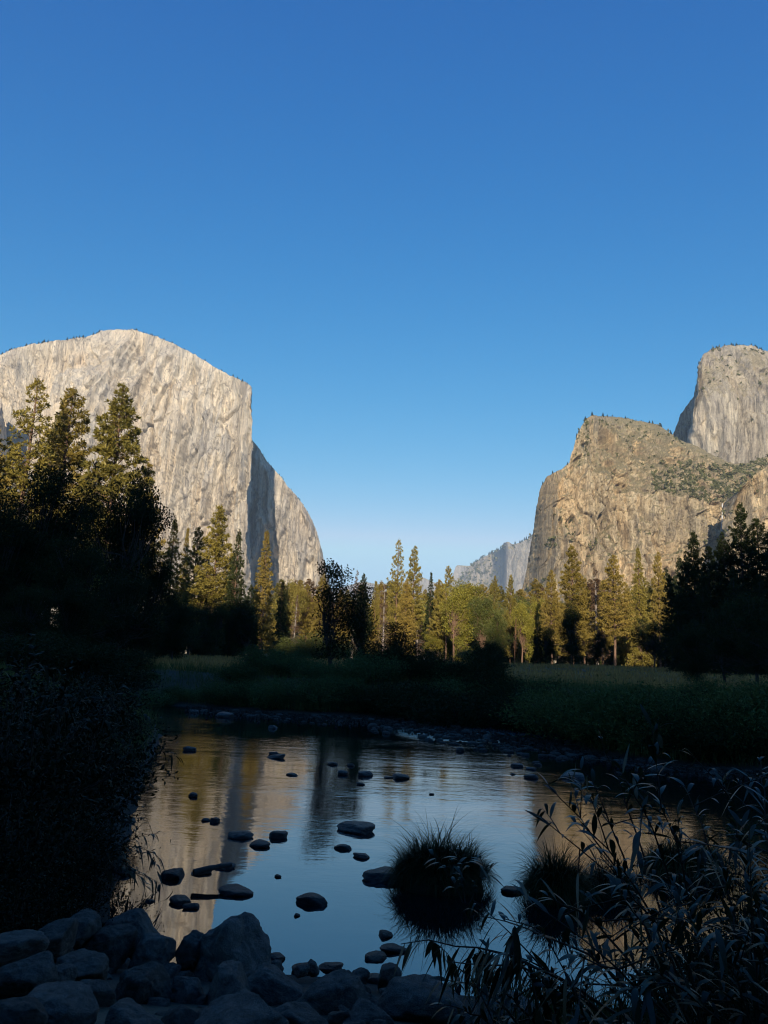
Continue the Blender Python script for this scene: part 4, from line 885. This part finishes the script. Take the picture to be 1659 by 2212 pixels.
# big boulders along the near shore
GF = 'grey boulders piled on the near shore'
for k, (px, py, w, h, z, lab) in enumerate([
    (288, 2022, 128, 112, 0.15, 'tall round boulder rising into the gold reflection'), (228, 2050, 96, 92, 0.30, 'squarish boulder left of the tall round one'),
    (330, 2058, 96, 74, 0.28, 'boulder below and right of the tall round one'), (500, 2072, 205, 165, 0.22, 'largest boulder, dark and humped, at the water edge'),
    (418, 2060, 75, 74, 0.25, 'dark boulder between the largest and its left neighbour'), (178, 2096, 112, 74, 0.45, 'slanted boulder below the squarish one'),
    (306, 2145, 112, 112, 0.50, 'pale cube shaped boulder in the middle of the pile'), (402, 2150, 88, 92, 0.45, 'dark boulder right of the pale cube'),
    (492, 2152, 112, 124, 0.48, 'pointed boulder below the largest one'), (598, 2158, 150, 98, 0.42, 'broad boulder right of the pointed one'),
    (718, 2176, 145, 98, 0.45, 'broad boulder at the bottom, left of the willow'), (905, 2180, 215, 118, 0.40, 'pale wide boulder under the hanging willow'),
    (120, 2130, 84, 70, 0.58, 'small pale boulder left of the slanted one'), (48, 2120, 122, 96, 0.62, 'pale boulder at the left edge'),
    (110, 2190, 170, 98, 0.74, 'wide pale slab in the bottom left corner'), (40, 2205, 120, 80, 0.80, 'dark slab cut by the bottom left corner'),
    (285, 2212, 142, 66, 0.72, 'low boulder at the bottom, below the pale cube'), (505, 2228, 215, 84, 0.66, 'long pale boulder cut by the bottom edge'),
    (390, 2208, 90, 60, 0.64, 'small dark boulder at the bottom between two longer ones'), (100, 2040, 125, 84, 0.50, 'dark sloping boulder on the left below the bank'),
    (30, 2050, 130, 74, 0.62, 'dim boulder at the left edge below the bank'), (205, 2150, 80, 70, 0.58, 'dark boulder between the slanted one and the pale cube'),
    (640, 2220, 130, 74, 0.60, 'dim boulder at the bottom between two broad ones'), (1115, 2200, 150, 84, 0.35, 'rounded rock glimpsed through the willow stems at the bottom'),
    (790, 2215, 120, 70, 0.5, 'dark boulder at the bottom, left of the pale wide one'), (170, 2010, 90, 60, 0.42, 'dim boulder under the left bank grass')]):
    p = on_z(px, py, z); s = np.linalg.norm(p - CAM) / F
    me = rock_mesh('boulder', 200 + k, 5, 'boulder', 1.0, 2.2, 17)
    o = link('boulder', me); o.location = tuple(p); w, h = w * 0.92, h * 0.92; o.scale = (w * s / 2, w * s / 2 * random.uniform(0.8, 1.05), h * s / 2 * 1.1)
    o.rotation_euler = (random.uniform(-0.12, 0.12), random.uniform(-0.2, 0.2), random.uniform(-0.5, 0.5)); tag(o, lab, 'boulder', GF)
BM = [rock_mesh('boulder', 260 + k, 4, 'boulder', 1.0, 2.0, 15) for k in range(6)]
g = np.random.default_rng(31)
for k in range(70):
    px = g.uniform(-20, 860); py = g.uniform(2075, 2225) + max(0, (px - 560)) * 0.12; z = 0.12 + 0.55 * (py - 2060) / 160; w = g.uniform(26, 62)
    p = on_z(px, py, max(0.05, z - 0.08)); s_ = np.linalg.norm(p - CAM) / F
    o = link('boulder', BM[k % 6]); o.location = tuple(p); o.scale = (w * s_ / 2, w * s_ / 2 * g.uniform(0.8, 1.1), w * s_ / 2 * g.uniform(0.6, 0.9)); o.rotation_euler = (g.uniform(-0.3, 0.3), g.uniform(-0.3, 0.3), g.uniform(0, 6.28))
    tag(o, 'small stone wedged between the large near shore boulders', 'boulder', 'small stones between the boulders')
# cobbles on the bar and along the far shore
CM = [rock_mesh('cobble', 300 + k, 2, 'cobble', 0.5) for k in range(6)]
g = np.random.default_rng(21); spots = []
for i in range(120):
    px = g.uniform(800, 1230); py = 1572 + (px - 800) * 0.145 + g.normal() * (8 if i < 95 else 16) - (0 if i < 95 else 12); spots.append((px, py, g.uniform(8, 26), 'cobble on the bar across the river', 'cobbles of the bar across the river'))
for i in range(85):
    px = g.uniform(430, 900); py = np.interp(px, [430, 600, 760, 900], [1531, 1544, 1551, 1556]) + g.normal() * 6 + 4; spots.append((px, py, g.uniform(7, 20), 'cobble along the far left shore', 'cobbles along the far left shore'))
for i in range(75):
    px = g.uniform(1215, 1665); py = np.interp(px, [1215, 1260, 1400, 1660], [1607, 1628, 1654, 1674]) + g.normal() * 8 + 4; spots.append((px, py, g.uniform(10, 32), 'cobble along the right shore under the thicket', 'cobbles along the right shore'))
for i, (px, py, w, lab, grp) in enumerate(spots):
    rock(px, py, w, w * g.uniform(0.28, 0.6), lab, 0, grp, 'cobble', 0.0, 0.9, g.uniform(0, 6), CM[i % 6])
g2 = np.random.default_rng(22); mb = MB()
n = 5000; px = g2.uniform(400, 1660, n); yc = np.interp(px, [400, 600, 800, 1000, 1200, 1260, 1400, 1660], [1528, 1544, 1556, 1588, 1606, 1628, 1654, 1674])
P = on_z(px, yc + g2.normal(size=n) * 7, 0.02); D = rand_unit(g2, n); S = unit(np.cross(D, rand_unit(g2, n)))
for _ in range(2):
    mb.leaves(P - D * 0.05, D, S, 0.12, 0.1); S = np.cross(D, S)
o = link('gravel', mb.mesh('gravel', [M['cobble']])); tag(o, 'small gravel between the cobbles of the far shore', 'gravel', kind='stuff')

# ------------------------------------------------------------------ sedge tussocks in the river
def strips(mb, base, d0, bend, L, W, segs=5):
    """curved grass blades or leaves: base, start direction, bend vector (added along the length), length, width"""
    n = len(base); t = np.linspace(0, 1, segs)
    side = unit(np.cross(d0, bend + 1e-3 * rand_unit(np.random.default_rng(n), n)))
    P = base[:, None, :] + L[:, None, None] * (d0[:, None, :] * t[None, :, None] + bend[:, None, :] * (t ** 2)[None, :, None])
    prof = np.array([0.35, 0.95, 1.0, 0.65, 0.06]) if segs == 5 else np.interp(t, [0, 0.12, 0.35, 0.6, 1], [0.12, 0.7, 1.0, 0.85, 0.03])
    wv = (W[:, None] * prof[None, :])[..., None] * side[:, None, :] / 2
    V = np.stack([P - wv, P + wv], 2).reshape(-1, 3)
    i = (np.arange(n) * segs * 2)[:, None] + (np.arange(segs - 1) * 2)[None, :]
    mb.add(V, Q=np.stack([i, i + 1, i + 3, i + 2], -1).reshape(-1, 4))
def tussock(px, pyb, wpx, hpx, n, label, seed):
    g = np.random.default_rng(seed); p = on_z(px, pyb, 0.0); s = np.linalg.norm(p - CAM) / F; R = 0.92 * wpx * s / 2; H = hpx * s
    root = empty('sedge_tussock', (p[0], p[1] + R * 0.6, 0)); tag(root, label, 'grass tussock', 'sedge tussocks in the river')
    me = rock_mesh('mound', seed, 4, 'soil', 0.3); o = link('mound', me, root); o.scale = (R * 0.90, R * 0.75, H * 0.34)
    mb = MB(); a = g.uniform(0, 6.283, n); r = np.sqrt(g.random(n))
    base = np.stack([np.cos(a) * r * R * 0.95, np.sin(a) * r * R * 0.8, H * 0.34 * np.sqrt(np.maximum(0, 1 - r ** 2)) + 0.01], -1)
    out = np.stack([np.cos(a), np.sin(a), 0 * a], -1)
    hum = np.array([[-0.15, 0, 1.3], [-0.6, 0.1, 0.85], [0.45, -0.15, 0.95], [0.72, 0.2, 0.62], [-0.1, -0.5, 0.7], [-0.78, -0.2, 0.5]]); hk = g.integers(0, 6, n)   # several tufts grown together
    base[:, :2] = base[:, :2] * 0.52 + hum[hk, :2] * R * np.array([0.72, 0.6]); base[:, 2] *= 0.8
    ln = unit(out * (0.3 + 0.9 * r)[:, None] + g.normal(size=(n, 3)) * np.array([0.75, 0.75, 0.0]))
    d0 = unit(ln * g.uniform(0.05, 0.55, n)[:, None] + np.array([0, 0, 1.0]) + g.normal(size=(n, 3)) * 0.08)
    L = H * hum[hk, 2] * g.uniform(0.85, 1.1, 6)[hk] * np.where(g.random(n) < 0.12, g.uniform(0.9, 1.25, n), g.uniform(0.35, 0.9, n)) * (1 - 0.3 * r)
    bend = ln * g.uniform(0.1, 0.5, n)[:, None] - np.array([0, 0, 1.0]) * (g.uniform(0.25, 1.6, n) * (0.4 + 0.8 * r))[:, None]
    strips(mb, base, d0, bend, L, g.uniform(0.004, 0.010, n), 7)
    link('blades', mb.mesh('blades', [M['sedge']]), root)
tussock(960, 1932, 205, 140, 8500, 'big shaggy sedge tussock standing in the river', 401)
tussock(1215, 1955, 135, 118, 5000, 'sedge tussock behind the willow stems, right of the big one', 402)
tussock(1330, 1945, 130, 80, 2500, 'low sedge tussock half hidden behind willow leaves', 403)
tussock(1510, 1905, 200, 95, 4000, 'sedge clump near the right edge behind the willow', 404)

# ------------------------------------------------------------------ near willow on the right, bushes on the left
def willow_stem(wood, cr, g, root, tip, nleaf, L=0.12, W=0.021, droop=0.55, r0=0.006, branches=3, hang=0.0):
    q = np.linspace(0, 1, 9)[:, None]; sagv = np.array([0, 0, 1.0]) * np.linalg.norm(tip - root) * 0.10
    pts = root + (tip - root) * q + sagv * np.sin(q * math.pi) + g.normal(size=(9, 3)) * 0.008 * q
    wood.tube(pts, r0 * (1 - 0.75 * q[:, 0]), 5)
    paths = [(pts, nleaf)]
    for b in range(branches):
        k = g.integers(3, 8); dv = unit(pts[k] - pts[k - 1] + g.normal(size=3) * 0.55); l = g.uniform(0.15, 0.42)
        qq = np.linspace(0, 1, 5)[:, None]; bp = pts[k] + dv * l * qq - np.array([0, 0, 0.12]) * l * qq ** 2
        wood.tube(bp, r0 * 0.5 * (1 - 0.7 * qq[:, 0]), 4); paths.append((bp, max(5, int(nleaf * 0.4))))
    for P, n in paths:
        k = len(P) - 1; f = np.clip(np.linspace(0.22, 1.0, n) + g.normal(size=n) * 0.02, 0, 1) * k; i0 = np.minimum(f.astype(int), k - 1); fr = (f - i0)[:, None]
        base = P[i0] * (1 - fr) + P[i0 + 1] * fr; tan = unit(P[i0 + 1] - P[i0])
        d0 = unit(tan * 0.75 + rand_unit(g, n) * (0.8 - 0.5 * hang) + np.array([0, 0, 0.25 - 1.3 * hang]))
        bend = -np.array([0, 0, 1.0]) * (droop * g.uniform(0.4, 1.3, n))[:, None] + g.normal(size=(n, 3)) * 0.08
        strips(cr, base, d0, bend, L * g.uniform(0.55, 1.2, n), W * g.uniform(0.7, 1.3, n), 7)
def willow(label, stems, seed, L=0.12, W=0.016, droop=0.6, nleaf=22, group='leafy willow stems at the near right', mat='willow_near', branches=3, hang=0.0):
    g = np.random.default_rng(seed); wood, cr = MB(), MB()
    pts = [(at(a[0], a[1], a[2]), at(b[0], b[1], b[2])) for a, b in stems]; c = np.mean([p[0] for p in pts], 0)
    for r_, t_ in pts: willow_stem(wood, cr, g, r_ - c, t_ - c, nleaf, L, W, droop, branches=branches, hang=hang)
    root = empty('willow_plant', tuple(c)); tag(root, label, 'willow', group)
    link('stems', wood.mesh('stems', [M['twig']], True), root); link('foliage', cr.mesh('foliage', [M[mat]], True), root)
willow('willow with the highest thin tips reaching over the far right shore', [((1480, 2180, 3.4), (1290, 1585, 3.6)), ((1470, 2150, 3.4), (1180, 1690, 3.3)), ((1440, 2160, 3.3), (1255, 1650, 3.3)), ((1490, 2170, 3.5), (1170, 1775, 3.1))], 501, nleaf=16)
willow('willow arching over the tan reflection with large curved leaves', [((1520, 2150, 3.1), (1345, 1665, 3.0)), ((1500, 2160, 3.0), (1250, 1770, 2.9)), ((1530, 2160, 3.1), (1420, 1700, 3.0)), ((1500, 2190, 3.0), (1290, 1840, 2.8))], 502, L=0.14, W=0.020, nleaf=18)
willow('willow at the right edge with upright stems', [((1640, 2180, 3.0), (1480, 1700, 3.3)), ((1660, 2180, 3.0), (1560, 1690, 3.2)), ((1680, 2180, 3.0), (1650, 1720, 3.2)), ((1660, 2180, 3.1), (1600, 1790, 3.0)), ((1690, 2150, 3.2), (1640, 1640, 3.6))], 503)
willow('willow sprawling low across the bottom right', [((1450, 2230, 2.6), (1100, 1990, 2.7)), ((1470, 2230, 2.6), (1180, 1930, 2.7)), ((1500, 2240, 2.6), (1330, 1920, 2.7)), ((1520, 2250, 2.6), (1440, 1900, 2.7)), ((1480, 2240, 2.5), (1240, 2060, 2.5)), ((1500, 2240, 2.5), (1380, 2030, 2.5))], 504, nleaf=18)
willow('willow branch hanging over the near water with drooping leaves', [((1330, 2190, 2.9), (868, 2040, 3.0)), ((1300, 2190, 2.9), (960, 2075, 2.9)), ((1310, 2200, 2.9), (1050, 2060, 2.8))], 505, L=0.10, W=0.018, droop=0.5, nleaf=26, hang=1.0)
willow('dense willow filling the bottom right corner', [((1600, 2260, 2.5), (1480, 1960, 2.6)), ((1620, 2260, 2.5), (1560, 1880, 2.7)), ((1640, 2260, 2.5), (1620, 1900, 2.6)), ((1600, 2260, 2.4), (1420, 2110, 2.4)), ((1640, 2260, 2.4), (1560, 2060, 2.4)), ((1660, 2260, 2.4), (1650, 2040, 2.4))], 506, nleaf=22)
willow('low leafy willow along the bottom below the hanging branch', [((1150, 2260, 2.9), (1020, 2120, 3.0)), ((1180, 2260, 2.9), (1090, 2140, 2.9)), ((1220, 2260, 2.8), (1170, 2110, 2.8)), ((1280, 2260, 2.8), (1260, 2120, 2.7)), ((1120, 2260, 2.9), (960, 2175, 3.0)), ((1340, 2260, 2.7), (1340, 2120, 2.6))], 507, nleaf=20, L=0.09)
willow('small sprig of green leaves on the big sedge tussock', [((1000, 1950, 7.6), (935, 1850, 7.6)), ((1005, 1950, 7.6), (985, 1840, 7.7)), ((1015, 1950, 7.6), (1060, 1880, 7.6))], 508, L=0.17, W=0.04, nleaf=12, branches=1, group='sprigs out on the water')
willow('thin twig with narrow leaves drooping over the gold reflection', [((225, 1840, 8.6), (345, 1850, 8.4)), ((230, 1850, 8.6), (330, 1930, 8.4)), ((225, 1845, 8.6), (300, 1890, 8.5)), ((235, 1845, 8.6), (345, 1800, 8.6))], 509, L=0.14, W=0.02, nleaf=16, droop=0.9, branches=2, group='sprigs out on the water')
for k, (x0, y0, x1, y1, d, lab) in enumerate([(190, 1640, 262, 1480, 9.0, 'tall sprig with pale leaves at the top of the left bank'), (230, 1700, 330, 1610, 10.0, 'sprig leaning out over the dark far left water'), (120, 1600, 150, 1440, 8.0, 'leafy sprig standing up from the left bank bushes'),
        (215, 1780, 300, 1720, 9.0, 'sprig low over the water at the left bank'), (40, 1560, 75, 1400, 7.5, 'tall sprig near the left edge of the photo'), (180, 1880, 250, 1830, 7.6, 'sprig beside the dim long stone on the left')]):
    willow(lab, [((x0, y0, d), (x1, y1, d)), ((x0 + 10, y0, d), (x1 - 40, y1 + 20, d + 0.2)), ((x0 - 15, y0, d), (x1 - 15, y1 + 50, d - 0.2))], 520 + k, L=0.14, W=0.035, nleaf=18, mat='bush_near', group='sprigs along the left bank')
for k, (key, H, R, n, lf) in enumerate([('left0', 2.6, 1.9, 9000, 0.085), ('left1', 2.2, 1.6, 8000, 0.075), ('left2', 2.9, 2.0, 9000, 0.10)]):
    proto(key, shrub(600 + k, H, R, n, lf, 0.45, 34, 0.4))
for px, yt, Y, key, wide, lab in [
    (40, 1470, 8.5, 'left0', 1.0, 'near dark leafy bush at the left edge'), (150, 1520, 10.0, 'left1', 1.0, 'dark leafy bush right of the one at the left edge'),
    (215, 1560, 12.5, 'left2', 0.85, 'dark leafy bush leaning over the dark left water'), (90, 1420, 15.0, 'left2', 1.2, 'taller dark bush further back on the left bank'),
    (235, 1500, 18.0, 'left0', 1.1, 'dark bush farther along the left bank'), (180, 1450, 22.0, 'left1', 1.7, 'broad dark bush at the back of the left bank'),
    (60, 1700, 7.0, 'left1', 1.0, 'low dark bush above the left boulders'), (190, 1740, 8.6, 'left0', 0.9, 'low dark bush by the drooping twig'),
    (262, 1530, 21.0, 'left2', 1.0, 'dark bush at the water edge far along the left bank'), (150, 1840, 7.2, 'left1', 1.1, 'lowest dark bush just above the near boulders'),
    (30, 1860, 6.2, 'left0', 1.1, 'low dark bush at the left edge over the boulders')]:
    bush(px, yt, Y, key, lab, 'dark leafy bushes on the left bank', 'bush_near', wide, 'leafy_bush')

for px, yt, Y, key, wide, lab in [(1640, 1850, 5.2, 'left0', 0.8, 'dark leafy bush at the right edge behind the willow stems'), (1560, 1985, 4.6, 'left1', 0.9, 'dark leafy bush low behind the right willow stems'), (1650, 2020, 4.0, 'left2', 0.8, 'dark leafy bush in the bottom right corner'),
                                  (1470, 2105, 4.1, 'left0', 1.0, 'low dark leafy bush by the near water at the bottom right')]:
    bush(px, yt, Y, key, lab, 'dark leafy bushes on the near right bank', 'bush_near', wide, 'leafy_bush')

# ------------------------------------------------------------------ haze
m = bpy.data.materials.new('haze'); m.use_nodes = True; nt = m.node_tree; nt.nodes.clear()
out = nt.nodes.new("ShaderNodeOutputMaterial"); pv = nt.nodes.new("ShaderNodeVolumePrincipled")
pv.inputs['Color'].default_value = (0.58, 0.77, 1.0, 1); pv.inputs['Density'].default_value = 4.4e-5; pv.inputs['Anisotropy'].default_value = 0.0
nt.links.new(pv.outputs[0], out.inputs['Volume'])
hb = np.array([[x, y, z] for x in (-9500, 9500) for y in (-2900, 14500) for z in (-60.0, 1600.0)])
o = link('haze', mesh_from('haze', hb, [[0, 1, 3, 2], [4, 6, 7, 5], [0, 4, 5, 1], [2, 3, 7, 6], [0, 2, 6, 4], [1, 5, 7, 3]], mats=[m]))
tag(o, 'thin blue haze filling the valley', 'haze', kind='stuff')
